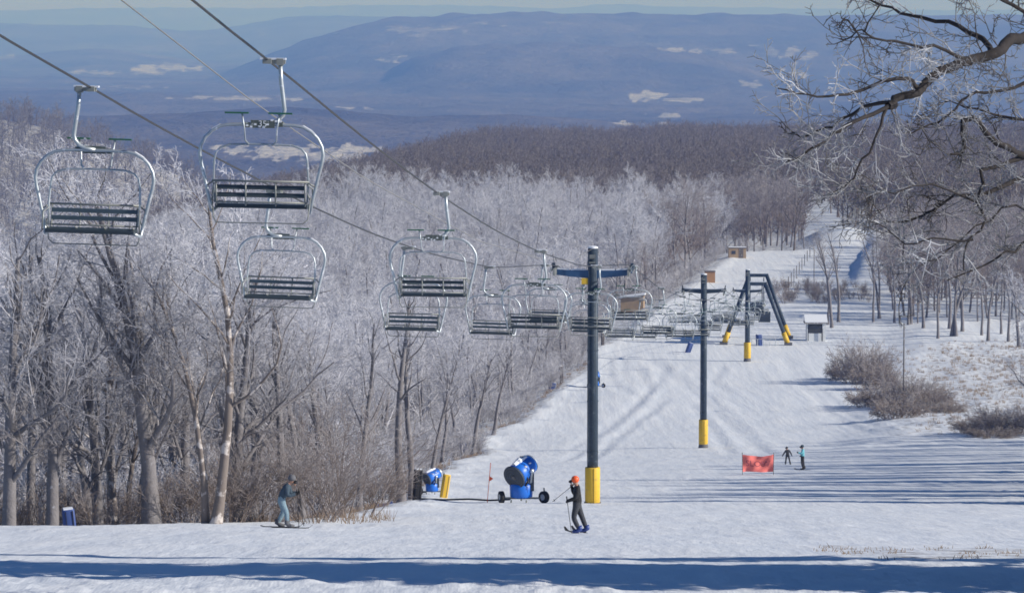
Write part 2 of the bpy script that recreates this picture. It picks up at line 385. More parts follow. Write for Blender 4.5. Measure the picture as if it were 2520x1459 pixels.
def crest(pts, u):   # pixel crest profile -> slope above the eye level
    xs = [(p[0] - 1260) / F for p in pts]; sl = [-(p[1] - 25) / F for p in pts]
    return np.interp(u, xs, sl)
def smooth1(a, w):
    k = np.ones(w) / w; return np.apply_along_axis(lambda r: np.convolve(np.pad(r, w // 2, mode='edge'), k, 'valid')[:len(r)], 1, a)
def build_hills():
    K = 1.45
    us = np.linspace(-0.20, 0.20, 600)
    ys = np.geomspace(2300 * K, 34000 * K, 360)
    U, Y = np.meshgrid(us, ys); X = U * Y
    base = -275 - 36 * fbm(X / 2600, Y / 2600, 4) + np.interp(Y, [3335, 4640, 13000, 29000, 49300], [29, 58, 14, -58, -175])
    base = base + 20 * fbm(X / 725, Y / 725, 3)
    Z = base
    ridges = [
        (28000, 2500, [(-700, 30), (0, 27), (200, 21), (450, 19), (640, 22), (900, 12), (1200, 15), (1390, 22), (1480, 10), (1650, 17), (1900, 20), (2100, 24), (3200, 28)], 0.010),
        (17000, 2600, [(-700, 52), (0, 60), (300, 64), (480, 80), (580, 70), (660, 50), (760, 39), (900, 41), (1050, 50), (1400, 60), (3200, 66)], 0.03),
        (9800, 1500, [(-700, 330), (300, 330), (500, 210), (640, 145), (760, 98), (900, 56), (1000, 41), (1150, 35), (1300, 33), (1500, 34), (1800, 36), (2080, 37), (3200, 40)], 0.05),
        (8000, 800, [(-700, 330), (700, 330), (880, 240), (1000, 150), (1100, 120), (1250, 103), (1400, 110), (1500, 114), (1600, 112), (1750, 138), (1900, 185), (2080, 240), (2300, 240), (2500, 200), (3200, 200)], 0.06),
        (4300, 600, [(-700, 300), (0, 292), (400, 282), (700, 268), (1000, 292), (1250, 286), (1450, 298), (1600, 318), (3200, 330)], 0.05),
        (12500, 1200, [(-700, 150), (0, 142), (250, 118), (480, 152), (700, 175), (900, 260), (3200, 300)], 0.06),
    ]
    for Yc, w, pts, na in ridges:
        Yc = Yc * K; w = w * K
        c = smooth1(crest(pts, U), 15) * Yc
        wob = 0.25 * fbm(X / (w * 0.8), Y / (w * 0.8), 4)
        d = np.abs(Y - Yc) / w
        prof = np.exp(-(np.maximum(0, d * (1 + wob))) ** 1.6)
        lift = np.maximum(c - base, 0)
        r = base + lift * prof
        r = r + na * lift * fbm(X / (w * 0.30), Y / (w * 0.30), 4) * (1 - np.exp(-(d * 2.5) ** 2))
        r = r - 0.20 * lift * np.abs(fbm(X / (w * .30) + wob * 2, Y / (w * 1.4), 4)) * (1 - np.exp(-(d * 2.2) ** 2)) * np.exp(-d * .5)
        k = 17.0
        Z = np.maximum(Z, r) + k * np.exp(-np.abs(Z - r) / k) * 0.3
    # small canopy roughness
    Z = Z + 9.0 * fbm(X / 110, Y / 110, 2) * np.clip(Y / 8000, 0.4, 1.5)
    # snowy fields and clearings, centred where they show from the hill top
    PXX = 1260 + F * U; PYY = 25 - F * (Z / Y)
    fld = np.zeros_like(Z)
    for (cx, cyy, rx, ry, a) in [(415, 168, 70, 12, 1), (280, 178, 110, 7, .55), (560, 240, 110, 6, .6), (1590, 236, 38, 12, 1), (1660, 248, 70, 7, .6),
                                 (1620, 285, 40, 7, .9), (1575, 303, 55, 6, 1), (1960, 178, 36, 12, 1.1), (1680, 122, 50, 8, .8), (1830, 128, 70, 16, .5),
                                 (1940, 135, 60, 20, .5), (1320, 271, 30, 4, .8), (880, 265, 60, 4, .8), (740, 372, 215, 16, 1.1), (800, 388, 130, 12, 1.0),
                                 (1040, 75, 90, 14, .45), (965, 143, 30, 12, .5), (1170, 64, 110, 10, .35), (640, 70, 22, 16, .35), (20, 140, 40, 8, .5), (330, 215, 80, 6, .4),
                                 (1850, 205, 25, 14, .5), (700, 245, 60, 6, .6), (2230, 130, 50, 9, .55), (1300, 62, 260, 16, .25), (1500, 75, 200, 16, .25)]:
        q = ((PXX - cx) / (rx * 1.15)) ** 2 + ((PYY - cyy) / ry) ** 2 + 2.6 * fbm(PXX / 26.0 + cx, PYY / 9.0 + cyy, 4)
        fld = np.maximum(fld, 0.60 * (a if a > .7 else a * 1.35) * np.clip(1.3 - q, 0, 1))
    V = np.stack([X, Y, Z], -1).reshape(-1, 3); n, m = U.shape
    idx = np.arange(n * m).reshape(n, m)
    Fq = np.stack([idx[:-1, :-1], idx[:-1, 1:], idx[1:, 1:], idx[1:, :-1]], -1).reshape(-1, 4)
    o = link('hills', np_mesh('hills', V, Fq, ['distant_forest'], True, {'field': fld.ravel()}))
    o['kind'] = 'structure'
build_hills()

LH = {}
def hillside_z(U, Y):
    c = np.interp(U, [(x - 1260) / F for x in (-900, 0, 150, 300, 450, 620, 800, 1000)], [-(y + 58 - 25) / F for y in (200, 232, 262, 310, 375, 450, 520, 560)]) * 2150.0
    d = (Y - 2150.0)
    return c - np.where(d < 0, 0.20 * -d * 0.5 + 0.00006 * d * d, 0.25 * d)
def build_hillside():
    us = np.linspace(-0.20, -0.03, 110); ys = np.linspace(1450, 2500, 60)
    U, Y = np.meshgrid(us, ys); X = U * Y; Z = hillside_z(U, Y) + 4 * fbm(X / 120, Y / 120, 3)
    V = np.stack([X, Y, Z], -1).reshape(-1, 3); n, m = U.shape
    idx = np.arange(n * m).reshape(n, m)
    Fq = np.stack([idx[:-1, :-1], idx[:-1, 1:], idx[1:, 1:], idx[1:, :-1]], -1).reshape(-1, 4)
    o = link('hillside', np_mesh('hillside', V, Fq, ['snow_ground'], True, {'veg': np.full(n * m, 0.45)})); o['kind'] = 'structure'
build_hillside()

# haze: one closed box of thin blue air round everything
mh = bpy.data.materials.new('haze_air'); mh.use_nodes = True
nt = mh.node_tree; nt.nodes.clear()
out = nt.nodes.new('ShaderNodeOutputMaterial'); pv = nt.nodes.new('ShaderNodeVolumePrincipled')
pv.inputs['Color'].default_value = (0.20, 0.38, 1.0, 1); pv.inputs['Absorption Color'].default_value = (0.90, 0.94, 1, 1)
pv.inputs['Density'].default_value = 1.35e-4; pv.inputs['Anisotropy'].default_value = 0.0
nt.links.new(pv.outputs[0], out.inputs['Volume']); MATS['haze_air'] = mh
hz = MB().box((0, 25000, -487.5), (30000, 52000, 1065)).build('haze', 'haze_air')
hz['kind'] = 'stuff'; hz['label'] = 'thin blue haze filling the valley air'; hz['category'] = 'haze'

# ------------------------------------------------------------------ trees
def seg_mesh(name, tubes, segs, mats, tube_sides=6, sides=3):
    """tubes -> material 0, twig segments (p0, p1, r0, r1) -> material 1, as little prisms"""
    mb = MB()
    for pts, rad in tubes: mb.tube(pts, rad, tube_sides, False)
    V = [np.array([tuple(v) for v in mb.v], np.float32).reshape(-1, 3)]
    Fq = [np.array(mb.f, np.int32).reshape(-1, 4)]; o = len(V[0]); mi = [np.zeros(len(Fq[0]), np.int32)]
    if segs:
        A = np.array(segs, np.float64); p0 = A[:, 0:3]; p1 = A[:, 3:6]; r0 = A[:, 6]; r1 = A[:, 7]
        t = p1 - p0; t /= np.linalg.norm(t, axis=1, keepdims=True) + 1e-9
        ref = np.where(np.abs(t[:, 2:3]) > 0.9, np.array([[1.0, 0, 0]]), np.array([[0, 0, 1.0]]))
        a = np.cross(t, ref); a /= np.linalg.norm(a, axis=1, keepdims=True) + 1e-9; b = np.cross(t, a)
        vs = []
        for k in range(sides):
            an = 2 * math.pi * k / sides; w = a * math.cos(an) + b * math.sin(an)
            vs += [p0 + w * r0[:, None], p1 + w * r1[:, None]]
        vs = np.stack(vs, 1); N = len(A); V.append(vs.reshape(-1, 3).astype(np.float32))
        base = (np.arange(N) * 2 * sides)[:, None] + o
        fs = [np.concatenate([base + 2 * k, base + 2 * ((k + 1) % sides), base + 2 * ((k + 1) % sides) + 1, base + 2 * k + 1], 1) for k in range(sides)]
        fs = np.stack(fs, 1).reshape(-1, 4); Fq.append(fs.astype(np.int32)); mi.append(np.ones(len(fs), np.int32))
    return np_mesh(name, np.concatenate(V), np.concatenate(Fq), mats, True, None, np.concatenate(mi))
def grow(rng, p, d, L, r, lvl, sp, tubes, segs):
    n = sp['n'][lvl]; pts = [p.copy()]; d = d.normalized(); rad = [r]
    for i in range(n):
        w = sp['wob'][lvl]
        d = (d + Vector((rng.gauss(0, w), rng.gauss(0, w), rng.gauss(0, w) + sp['up'][lvl]))).normalized()
        p = p + d * (L / n); pts.append(p.copy()); rad.append(r * (1 - (1 - sp['tap'][lvl]) * (i + 1) / n))
    if lvl < sp['tube']: tubes.append((pts, rad))
    else:
        for i in range(n): segs.append((*pts[i], *pts[i + 1], rad[i], rad[i + 1]))
    if lvl + 1 < len(sp['n']):
        k = sp['kids'][lvl]
        for j in range(k):
            t = sp['from'][lvl] + (1 - sp['from'][lvl]) * (j + rng.random()) / k
            f = min(t * n, n - 1e-3); i = int(f); q = pts[i].lerp(pts[i + 1], f - i)
            pd = (pts[i + 1] - pts[i]).normalized()
            ax = pd.orthogonal().normalized(); ax.rotate(Matrix.Rotation(rng.uniform(0, 6.283) if lvl else (j * 2.4 + rng.uniform(-.5, .5)), 3, pd))
            cd = pd.copy(); cd.rotate(Matrix.Rotation(math.radians(rng.uniform(*sp['ang'][lvl])), 3, ax))
            cl = L * sp['len'][lvl] * rng.uniform(0.65, 1.2) * (1.15 - 0.55 * (t - sp['from'][lvl]) / (1.001 - sp['from'][lvl]))
            cr = max(sp['rmin'][lvl + 1], (rad[i] + (rad[i + 1] - rad[i]) * (f - i)) * sp['rr'][lvl])
            grow(rng, q, cd, cl, cr, lvl + 1, sp, tubes, segs)
SP_NEAR = dict(n=[9, 6, 4, 3, 2], wob=[.06, .16, .2, .22, .25], up=[.03, .07, .05, .03, .02], tap=[.25, .25, .3, .5, .6], tube=2,
               kids=[11, 8, 7, 5], ang=[(25, 60), (25, 65), (25, 65), (25, 60)], len=[.42, .48, .5, .55], rr=[.55, .5, .5, .55],
               rmin=[.05, .02, .011, .009, .008])
SP_NEAR['from'] = [.22, .15, .12, .1]; SP_NEAR['rr'] = [.50, .46, .5, .55]; SP_NEAR['kids'] = [14, 9, 6, 5]; SP_NEAR['ang'] = [(14, 46), (25, 65), (25, 65), (25, 60)]; SP_NEAR['len'] = [.44, .46, .5, .55]
SP_SLIM = dict(SP_NEAR, kids=[13, 7, 6, 4], len=[.32, .48, .5, .55], rr=[.42, .46, .5, .55]); SP_SLIM['from'] = [.35, .2, .15, .1]
SP_BARE = dict(SP_NEAR, kids=[9, 5, 5, 3], len=[.28, .45, .5, .5]); SP_BARE['from'] = [.45, .2, .15, .1]
SP_MID = dict(n=[6, 5, 3, 2], wob=[.06, .16, .22, .25], up=[.03, .09, .06, .03], tap=[.3, .3, .4, .5], tube=1,
              kids=[12, 9, 9], ang=[(22, 58), (25, 65), (25, 60)], len=[.46, .46, .5], rr=[.55, .5, .5], rmin=[.06, .03, .020, .017])
SP_MID['from'] = [.22, .2, .1]
SP_FAR = dict(n=[3, 3, 2], wob=[.05, .15, .25], up=[.03, .10, .05], tap=[.4, .4, .4], tube=0,
              kids=[11, 9], ang=[(22, 58), (25, 65)], len=[.50, .50], rr=[.6, .6], rmin=[.09, .06, .05])
SP_FAR['from'] = [.25, .2]
def tree_meshes(seed, sp, h, r, bark, twig, lean=(0, 0), stems=1):
    rng = random.Random(seed); tubes = []; segs = []
    for s in range(stems):
        off = Vector((0, 0, -0.4)) + Vector((rng.uniform(-.25, .25), rng.uniform(-.25, .25), 0)) * (stems > 1)
        d = Vector((lean[0] + rng.uniform(-.07, .07) * (stems > 1) * 1.5, lean[1], 1))
        rs = r * (1 if s == 0 else rng.uniform(.5, .85))
        n0 = len(tubes)
        grow(rng, off, d, h * (1 if s == 0 else rng.uniform(.7, .95)) / (1.15), rs, 0, sp, tubes, segs)
        tubes[n0][1][0] *= 1.35
    return (seg_mesh('trunk', tubes, [], [bark], 8), seg_mesh('crown', [], segs, [bark, twig], 8))
def proto_mesh(name, seed, sp, h, r, bark, twig):
    rng = random.Random(seed); tubes = []; segs = []
    grow(rng, Vector((0, 0, -0.5)), Vector((rng.uniform(-.08, .08), rng.uniform(-.08, .08), 1)), h / 1.15, r, 0, sp, tubes, segs)
    return seg_mesh(name, tubes, segs, [bark, twig], 5)
PROTO = {}
def protos(kind, specs):
    c = bpy.data.collections.new(kind)
    for i, a in enumerate(specs):
        o = bpy.data.objects.new('%s_%d' % (kind, i), proto_mesh(kind, *a)); c.objects.link(o)
    PROTO[kind] = c
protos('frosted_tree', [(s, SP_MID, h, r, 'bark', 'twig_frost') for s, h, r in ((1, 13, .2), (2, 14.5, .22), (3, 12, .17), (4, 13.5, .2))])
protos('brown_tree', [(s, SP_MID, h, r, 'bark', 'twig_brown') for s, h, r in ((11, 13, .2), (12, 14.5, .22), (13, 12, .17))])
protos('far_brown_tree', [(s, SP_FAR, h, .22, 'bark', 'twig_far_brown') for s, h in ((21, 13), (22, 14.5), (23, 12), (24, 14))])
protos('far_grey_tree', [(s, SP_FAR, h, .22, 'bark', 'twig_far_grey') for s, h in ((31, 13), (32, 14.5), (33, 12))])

SP_BRUSH = dict(n=[3, 3, 2], wob=[.12, .2, .25], up=[.02, .04, .03], tap=[.4, .5, .5], tube=0, kids=[8, 5], ang=[(20, 55), (25, 60)], len=[.5, .5], rr=[.6, .6], rmin=[.022, .015, .013])
SP_BRUSH['from'] = [.12, .15]
def brush_mesh(name, seed, mat, h=2.8, stems=8):
    rng = random.Random(seed); tubes = []; segs = []
    for k in range(stems):
        an = rng.uniform(0, 6.283); q = rng.uniform(0, .6)
        grow(rng, Vector((math.cos(an) * q, math.sin(an) * q, -.2)), Vector((math.cos(an) * .35, math.sin(an) * .35, 1)), h * rng.uniform(.6, 1.1), .03, 0, SP_BRUSH, tubes, segs)
    return seg_mesh(name, tubes, segs, ['bark', mat])
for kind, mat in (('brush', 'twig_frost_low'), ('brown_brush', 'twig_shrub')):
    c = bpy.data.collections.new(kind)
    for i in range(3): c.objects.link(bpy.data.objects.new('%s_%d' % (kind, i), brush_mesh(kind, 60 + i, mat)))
    PROTO[kind] = c
def scatter(name, kind, pts, scl, label, cat):
    N = len(pts); me = bpy.data.meshes.new(name); me.vertices.add(N)
    me.vertices.foreach_set('co', np.asarray(pts, np.float32).ravel())
    rot = np.zeros((N, 3), np.float32); rot[:, 2] = NR.rand(N) * 6.283; rot[:, :2] = NR.normal(0, .05, (N, 2))
    a = me.attributes.new('rot', 'FLOAT_VECTOR', 'POINT'); a.data.foreach_set('vector', rot.ravel())
    a = me.attributes.new('scl', 'FLOAT_VECTOR', 'POINT')
    sv = np.stack([scl * (0.9 + .3 * NR.rand(N)), scl * (0.9 + .3 * NR.rand(N)), scl], -1); a.data.foreach_set('vector', sv.astype(np.float32).ravel())
    a = me.attributes.new('pick', 'INT', 'POINT'); a.data.foreach_set('value', NR.randint(0, len(PROTO[kind].objects), N).astype(np.int32))
    o = link(name, me); tag(o, label, cat, None, 'stuff')
    ng = bpy.data.node_groups.new(name, 'GeometryNodeTree')
    ng.interface.new_socket('Geometry', in_out='INPUT', socket_type='NodeSocketGeometry')
    ng.interface.new_socket('Geometry', in_out='OUTPUT', socket_type='NodeSocketGeometry')
    gi = ng.nodes.new('NodeGroupInput'); go = ng.nodes.new('NodeGroupOutput')
    ip = ng.nodes.new('GeometryNodeInstanceOnPoints'); ci = ng.nodes.new('GeometryNodeCollectionInfo')
    ci.inputs['Collection'].default_value = PROTO[kind]; ci.inputs['Separate Children'].default_value = True; ci.inputs['Reset Children'].default_value = True
    def attr(n, t):
        q = ng.nodes.new('GeometryNodeInputNamedAttribute'); q.data_type = t; q.inputs['Name'].default_value = n
        return [s for s in q.outputs if s.enabled][0]
    L = ng.links.new
    L(gi.outputs[0], ip.inputs['Points']); L(ci.outputs[0], ip.inputs['Instance']); ip.inputs['Pick Instance'].default_value = True
    L(attr('pick', 'INT'), ip.inputs['Instance Index']); L(attr('rot', 'FLOAT_VECTOR'), ip.inputs['Rotation']); L(attr('scl', 'FLOAT_VECTOR'), ip.inputs['Scale'])
    L(ip.outputs[0], go.inputs[0])
    md = o.modifiers.new('scatter', 'NODES'); md.node_group = ng
    return o
def jitter_grid(x0, x1, y0, y1, sp):
    gx, gy = np.meshgrid(np.arange(x0, x1, sp), np.arange(y0, y1, sp))
    gx = gx + NR.uniform(-.45, .45, gx.shape) * sp; gy = gy + NR.uniform(-.45, .45, gy.shape) * sp
    return gx.ravel(), gy.ravel()
def forests():
    x, y = jitter_grid(-185, 75, 185, 1010, 6.6)
    ok = (x < edge(y) - 2.5) & (x > -0.165 * y - 6) & (x < 0.15 * y)
    # a thinner strip along the piste, where single trunks can be told apart
    ok &= ~((y < 420) & (x > edge(y) - 7))
    ok &= ~((x > 0.0) & (x > 0.0275 * y - 5) & (y > 560) & (y < 678))      # clearing in front of the tan shed
    ok &= ~((y < 220) & (NR.rand(len(x)) < 0.35))
    x = x[ok]; y = y[ok]; u = x / y
    br = (sstep(0.030, 0.050, u - (y - 700) * 5e-5 + 0.010 * fbm(x / 30, y / 40, 2)) * sstep(600, 780, y) > NR.rand(len(x))) | (y > 975 + 40 * fbm(x / 30, y / 30, 2))
    for m, kind, nm, lb in ((~br, 'frosted_tree', 'frosted_forest', 'rime-frosted grey forest below the left side of the ski slope'),
                            (br, 'brown_tree', 'bare_forest', 'bare brown forest behind the snowy flat past the lift terminal')):
        X = x[m]; Y = y[m]
        scatter(nm, kind, np.stack([X, Y, H(X, Y)], -1), 0.78 + 0.45 * NR.rand(len(X)) + 0.25 * fbm(X / 30, Y / 30, 2), lb, 'forest')
    x, y = jitter_grid(-300, 420, 835, 2380, 8.6)
    vE = np.interp(y, [0, 400, 700, 1000, 2200, 3000], [-200, -90, -60, -46, -14, 0])
    ok = (x > vE - 150) & (x > -0.17 * y) & (x < 0.17 * y) & ~((y < 1010) & (x < edge(y) + 3))
    corr = np.abs(x - (73 + (y - 890) * 0.061)) < np.interp(y, [880, 950, 1100, 1180], [4.6, 4.0, 2.6, 0])
    ok &= ~((y < 1250) & corr)
    ok &= ~((y < 905) & (x > 64)) & ~((y < 905) & (x < 48))
    x = x[ok]; y = y[ok]
    scatter('brown_forest', 'far_brown_tree', np.stack([x, y, H(x, y)], -1), 0.9 + 0.3 * NR.rand(len(x)) + 0.2 * fbm(x / 70, y / 70, 3), 'dark brown leafless forest covering the ridge behind the frosted trees', 'forest')
    x, y = jitter_grid(-450, -60, 1460, 2480, 9.5)
    ok = (x > -0.18 * y) & (x < -0.035 * y); x = x[ok]; y = y[ok]
    keep = np.abs(((x * 0.75 + y * 0.25) % 150) - 75) > 5; x = x[keep]; y = y[keep]
    scatter('hillside_forest', 'far_grey_tree', np.stack([x, y, hillside_z(x / y, y) + 4 * fbm(x / 120, y / 120, 3)], -1), 0.9 + 0.3 * NR.rand(len(x)), 'grey wooded hillside rising at the far left behind the treetops', 'forest')
    x, y = jitter_grid(-150, 60, 150, 900, 3.6)
    e = edge(y) - x
    ok = (e > 1.2) & (e < 60) & (x > -0.15 * y) & (NR.rand(len(x)) < np.where(e < 14, .85, .45)) & (y < 840) & ~((x > 0.0275 * y - 3) & (y > 560) & (y < 674)); x = x[ok]; y = y[ok]
    scatter('undergrowth', 'brush', np.stack([x, y, H(x, y)], -1), 0.6 + 0.9 * NR.rand(len(x)), 'frosted twiggy undergrowth below the forest on the left', 'undergrowth')
    x, y = jitter_grid(42, 130, 672, 712, 2.2)
    ok = (x < .092 * y) & (NR.rand(len(x)) < .4) & (x > .066 * y); x = x[ok]; y = y[ok]
    scatter('roadside_brush', 'brown_brush', np.stack([x, y, H(x, y)], -1), 0.4 + 0.5 * NR.rand(len(x)), 'brown brush line behind the hut', 'brush')
    # thin wood behind the row of trees on the right
    x, y = jitter_grid(60, 150, 628, 860, 6.0)
    ok = (x > 0.094 * y + 2) & (x < 0.16 * y) & (NR.rand(len(x)) < 0.8); x = x[ok]; y = y[ok]
    scatter('right_wood', 'brown_tree', np.stack([x, y, H(x, y)], -1), (0.70 + 0.40 * NR.rand(len(x))) * np.interp(y, [640, 860], [1.05, .75]), 'thin bare wood behind the row of bare trees at right', 'forest')
forests()

def place_tree(meshes, name, label, X, Y, sc=1.0, rz=0.0, group=None, cat='tree'):
    t = thing(name, label, cat, (X, Y, HZ(X, Y)), rz, group); t.scale = (sc, sc, sc)
    link('trunk', meshes[0], t); link('crown', meshes[1], t)
    return t
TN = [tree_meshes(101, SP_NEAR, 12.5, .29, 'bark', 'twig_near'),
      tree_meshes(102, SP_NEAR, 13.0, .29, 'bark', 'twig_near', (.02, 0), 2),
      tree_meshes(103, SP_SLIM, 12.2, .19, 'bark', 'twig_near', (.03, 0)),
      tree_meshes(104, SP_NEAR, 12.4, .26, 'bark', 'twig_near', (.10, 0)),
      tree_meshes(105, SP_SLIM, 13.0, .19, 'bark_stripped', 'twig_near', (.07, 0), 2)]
G1 = 'trees along the left edge of the slope'
for px, Y, k, sc, rz, lab in [
    (8, 131, 0, .95, .4, 'thick bare tree at the left edge of the picture'),
    (66, 137, 2, 1.05, 1.9, 'straight slim bare tree second from the left picture edge'),
    (112, 132, 3, .95, 0, 'bare tree leaning right just left of the blue pad'),
    (214, 143, 2, .95, 4.0, 'slim frosted tree just right of the blue pad'),
    (268, 150, 3, .9, .7, 'leaning frosted tree between the blue pad and the tall double trunk'),
    (340, 137, 2, 1.0, .3, 'slim dark tree just left of the tall double trunk'),
    (382, 133, 1, 1.06, .1, 'tall thick tree with a double trunk at the snow edge'),
    (452, 152, 0, .9, 2.7, 'frosted tree standing back between the double trunk and the stripped trunk'),
    (508, 131, 4, 1.0, 0, 'tree with pale bark-stripped trunk left of the stooping skier'),
    (612, 147, 3, .9, 5.9, 'bare tree leaning over the brown bushes behind the stooping skier'),
    (690, 141, 2, .92, 2.2, 'slim bare tree rising straight behind the stooping skier'),
    (150, 163, 0, .95, 3.3, 'frosted tree deep behind the blue pad'),
    (560, 168, 1, .88, 1.2, 'frosted tree far behind the stripped trunk'),
    (790, 172, 0, .80, 4.4, 'frosted tree behind the large brown bush'),
    (30, 158, 0, .95, 2.0, 'slender tree deep in the wood at far left'),
    (420, 176, 3, .95, 3.6, 'frosted tree farthest back behind the tall double trunk'),
    (235, 139, 0, .82, 5.1, 'forked frosted tree between the blue pad and the slim dark tree'), (300, 141, 4, .9, 3.9, 'tree with one pale trunk just left of the slim dark tree'), (575, 139, 0, .85, 1.7, 'forked tree between the stripped trunk and the stooping skier'),
    (740, 156, 2, .9, 3.2, 'slim frosted tree right behind the stooping skier'), (880, 186, 2, .9, 1.1, 'slim frosted tree over the right end of the largest brown bush'),
    (700, 190, 1, .85, .5, 'frosted tree crown behind the nearest low chair on the left cable')]:
    place_tree(TN[k], 'bare_tree', lab, PX(px, Y), Y, sc, rz, G1)
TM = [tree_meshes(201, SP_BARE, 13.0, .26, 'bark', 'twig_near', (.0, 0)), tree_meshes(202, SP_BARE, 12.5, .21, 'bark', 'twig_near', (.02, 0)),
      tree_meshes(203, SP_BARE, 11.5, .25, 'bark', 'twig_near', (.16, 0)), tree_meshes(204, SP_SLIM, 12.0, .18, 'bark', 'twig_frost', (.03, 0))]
for px, Y, k, sc, rz, lab in [
    (986, 206, 0, 1.0, 0, 'thick straight trunk nearer of the pair left of the snow gun'),
    (1013, 213, 1, 1.0, .8, 'straight trunk farther of the pair left of the snow gun'),
    (1160, 372, 2, 1.0, .2, 'tree leaning right beside the dark marker post'),
    (1212, 415, 2, .95, 5.9, 'tree leaning right nearest the groomed snow on the left bank'),
    (1085, 345, 3, 1.0, 0, 'slim frosted tree on the misty left bank, left of the leaning pair'),
    (1118, 380, 3, 1.1, 1.0, 'second slim frosted tree on the misty left bank'),
    (1182, 455, 3, 1.0, 2.0, 'frosted tree behind the two leaning trunks'),
    (1262, 470, 3, 1.0, 3.0, 'frosted tree right of the two leaning trunks'),
    (1345, 545, 3, 1.0, 4.0, 'pale frosted tree left of the twin slim trunks beside the tower'),
    (1383, 556, 1, .8, .4, 'left one of the twin slim trunks beside the first tower'),
    (1396, 562, 1, .85, 2.4, 'right one of the twin slim trunks beside the first tower'),
    (1060, 260, 3, .9, 5.0, 'slim frosted tree behind the second snow gun')]:
    place_tree(TM[k], 'bare_tree', lab, PX(px, Y), Y, sc, rz, 'single trees on the left bank')
SPR = dict(SP_BARE, kids=[9, 5, 5, 2], len=[.24, .45, .5, .5])
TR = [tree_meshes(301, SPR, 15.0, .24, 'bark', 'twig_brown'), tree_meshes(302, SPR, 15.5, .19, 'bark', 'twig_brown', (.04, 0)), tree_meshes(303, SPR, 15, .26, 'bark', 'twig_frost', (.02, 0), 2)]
ORD = ['first', 'second', 'third', 'fourth', 'fifth', 'sixth', 'seventh', 'eighth', 'ninth', 'tenth', 'eleventh', 'twelfth', 'thirteenth', 'fourteenth', 'fifteenth', 'sixteenth', 'seventeenth', 'eighteenth', 'nineteenth', 'twentieth']
for i, (px, Y, k) in enumerate([(2040, 628, 1), (2050, 622, 0), (2066, 634, 0), (2152, 634, 1), (2166, 640, 2), (2204, 632, 1), (2242, 625, 2), (2276, 614, 0), (2312, 596, 1), (2340, 612, 0), (2352, 598, 2), (2372, 606, 0), (2420, 600, 1), (2436, 590, 0), (2468, 603, 1), (2486, 588, 1), (2512, 580, 0)]):
    place_tree(TR[k], 'bare_tree', '%s tree from the hut in the row of bare trees at right' % ORD[i], PX(px, Y), Y, 1.05 + .2 * R.random(), R.random() * 6, 'row of bare trees at right')
# trees just outside the right edge of the frame, whose shadows streak the snow
for i, (X, Y, k, sc) in enumerate([(34, 214, 0, 1.0), (38, 226, 2, 1.0), (40, 240, 1, 1.05), (42, 255, 0, .95), (41, 268, 2, 1.0), (46, 283, 0, 1.0), (48, 300, 1, 1.1), (53, 322, 2, 1.0), (52, 345, 0, 1.0), (58, 372, 2, 1.0), (33, 205, 1, 1.1), (44, 262, 1, 1.0)]):
    place_tree(TR[k], 'bare_tree', '%s tree, nearest first, of the row past the right picture edge' % ORD[i], X, Y, sc, R.random() * 6, 'trees past the right picture edge')

ORD2 = ['front-rank ' + o for o in ORD] + ['back-rank ' + o for o in ORD]
for i in range(40):
    Y = 214 + (i % 20) * 8.4 + 3.0 * (i > 19); X = .1317 * Y + 3.2 + (i * 7 % 5) * 2.0 + 5.5 * (i > 19)
    place_tree(TN[(0, 1, 2, 0)[i % 4]], 'bare_tree', '%s dense tree, nearest first, of the thicket past the right picture edge' % ORD2[i], X, Y, 1.08 + .03 * (i % 5), i * 1.1, 'thicket past the right picture edge')
# spruces off the right edge that throw the broad blue shadow across the foreground
def spruce_mesh(seed, h):
    rng = random.Random(seed); tubes = [([(0, 0, -.4), (0, 0, h)], [.28, .03])]; segs = []
    z = 0.8
    while z < h - .3:
        L = (h - z) * .26 + .25; n = 9
        for k in range(n):
            an = rng.uniform(0, 6.283); l = L * rng.uniform(.75, 1.1)
            d = Vector((math.cos(an), math.sin(an), -.25)); q = Vector((0, 0, z + rng.uniform(-.15, .15)))
            for j in range(int(5 + l * 5)):
                t = rng.random(); b = q + d * l * t
                e = b + Vector((rng.uniform(-.45, .45), rng.uniform(-.45, .45), rng.uniform(-.3, .1))) + d * .35
                segs.append((*b, *e, .09, .03))
            segs.append((*q, *(q + d * l), .05, .02))
        z += .33
    return (seg_mesh('trunk', tubes, [], ['bark_dark'], 7), seg_mesh('crown', [], segs, ['bark_dark', 'needle']))
SPM = [spruce_mesh(1, 17.0), spruce_mesh(2, 19.5)]
for i, (X, Y, k, sc) in enumerate([(15.5, 63.5, 1, 1.05), (19.0, 66.0, 1, 1.12), (19.5, 60.0, 1, .98), (13.0, 56.5, 0, .66), (25.0, 63.0, 1, 1.2), (16.5, 58.5, 0, .90)]):
    place_tree(SPM[k], 'spruce_tree', '%s of the dense spruces past the right picture edge shading the foreground' % ORD[i], X, Y, sc, i * 1.3, 'spruces past the right picture edge')

for i, (Y, dx, sc) in enumerate([(206, 5, .74), (217, 9, .8), (229, 6, .75), (246, 8, .8), (268, 6, .72), (292, 8, .75)]):
    place_tree(SPM[0], 'spruce_tree', '%s spruce, nearest first, among the thicket past the right picture edge' % ORD[i], .1317 * Y + dx, Y, sc, i * 1.0, 'spruces in the thicket past the right picture edge')
sl = place_tree(SPM[0], 'spruce_tree', 'slim spruce past the right picture edge throwing the thin far shadow', 17.0, 74.5, 1.0, .4, 'spruces past the right picture edge'); sl.scale = (.6, .6, .82)
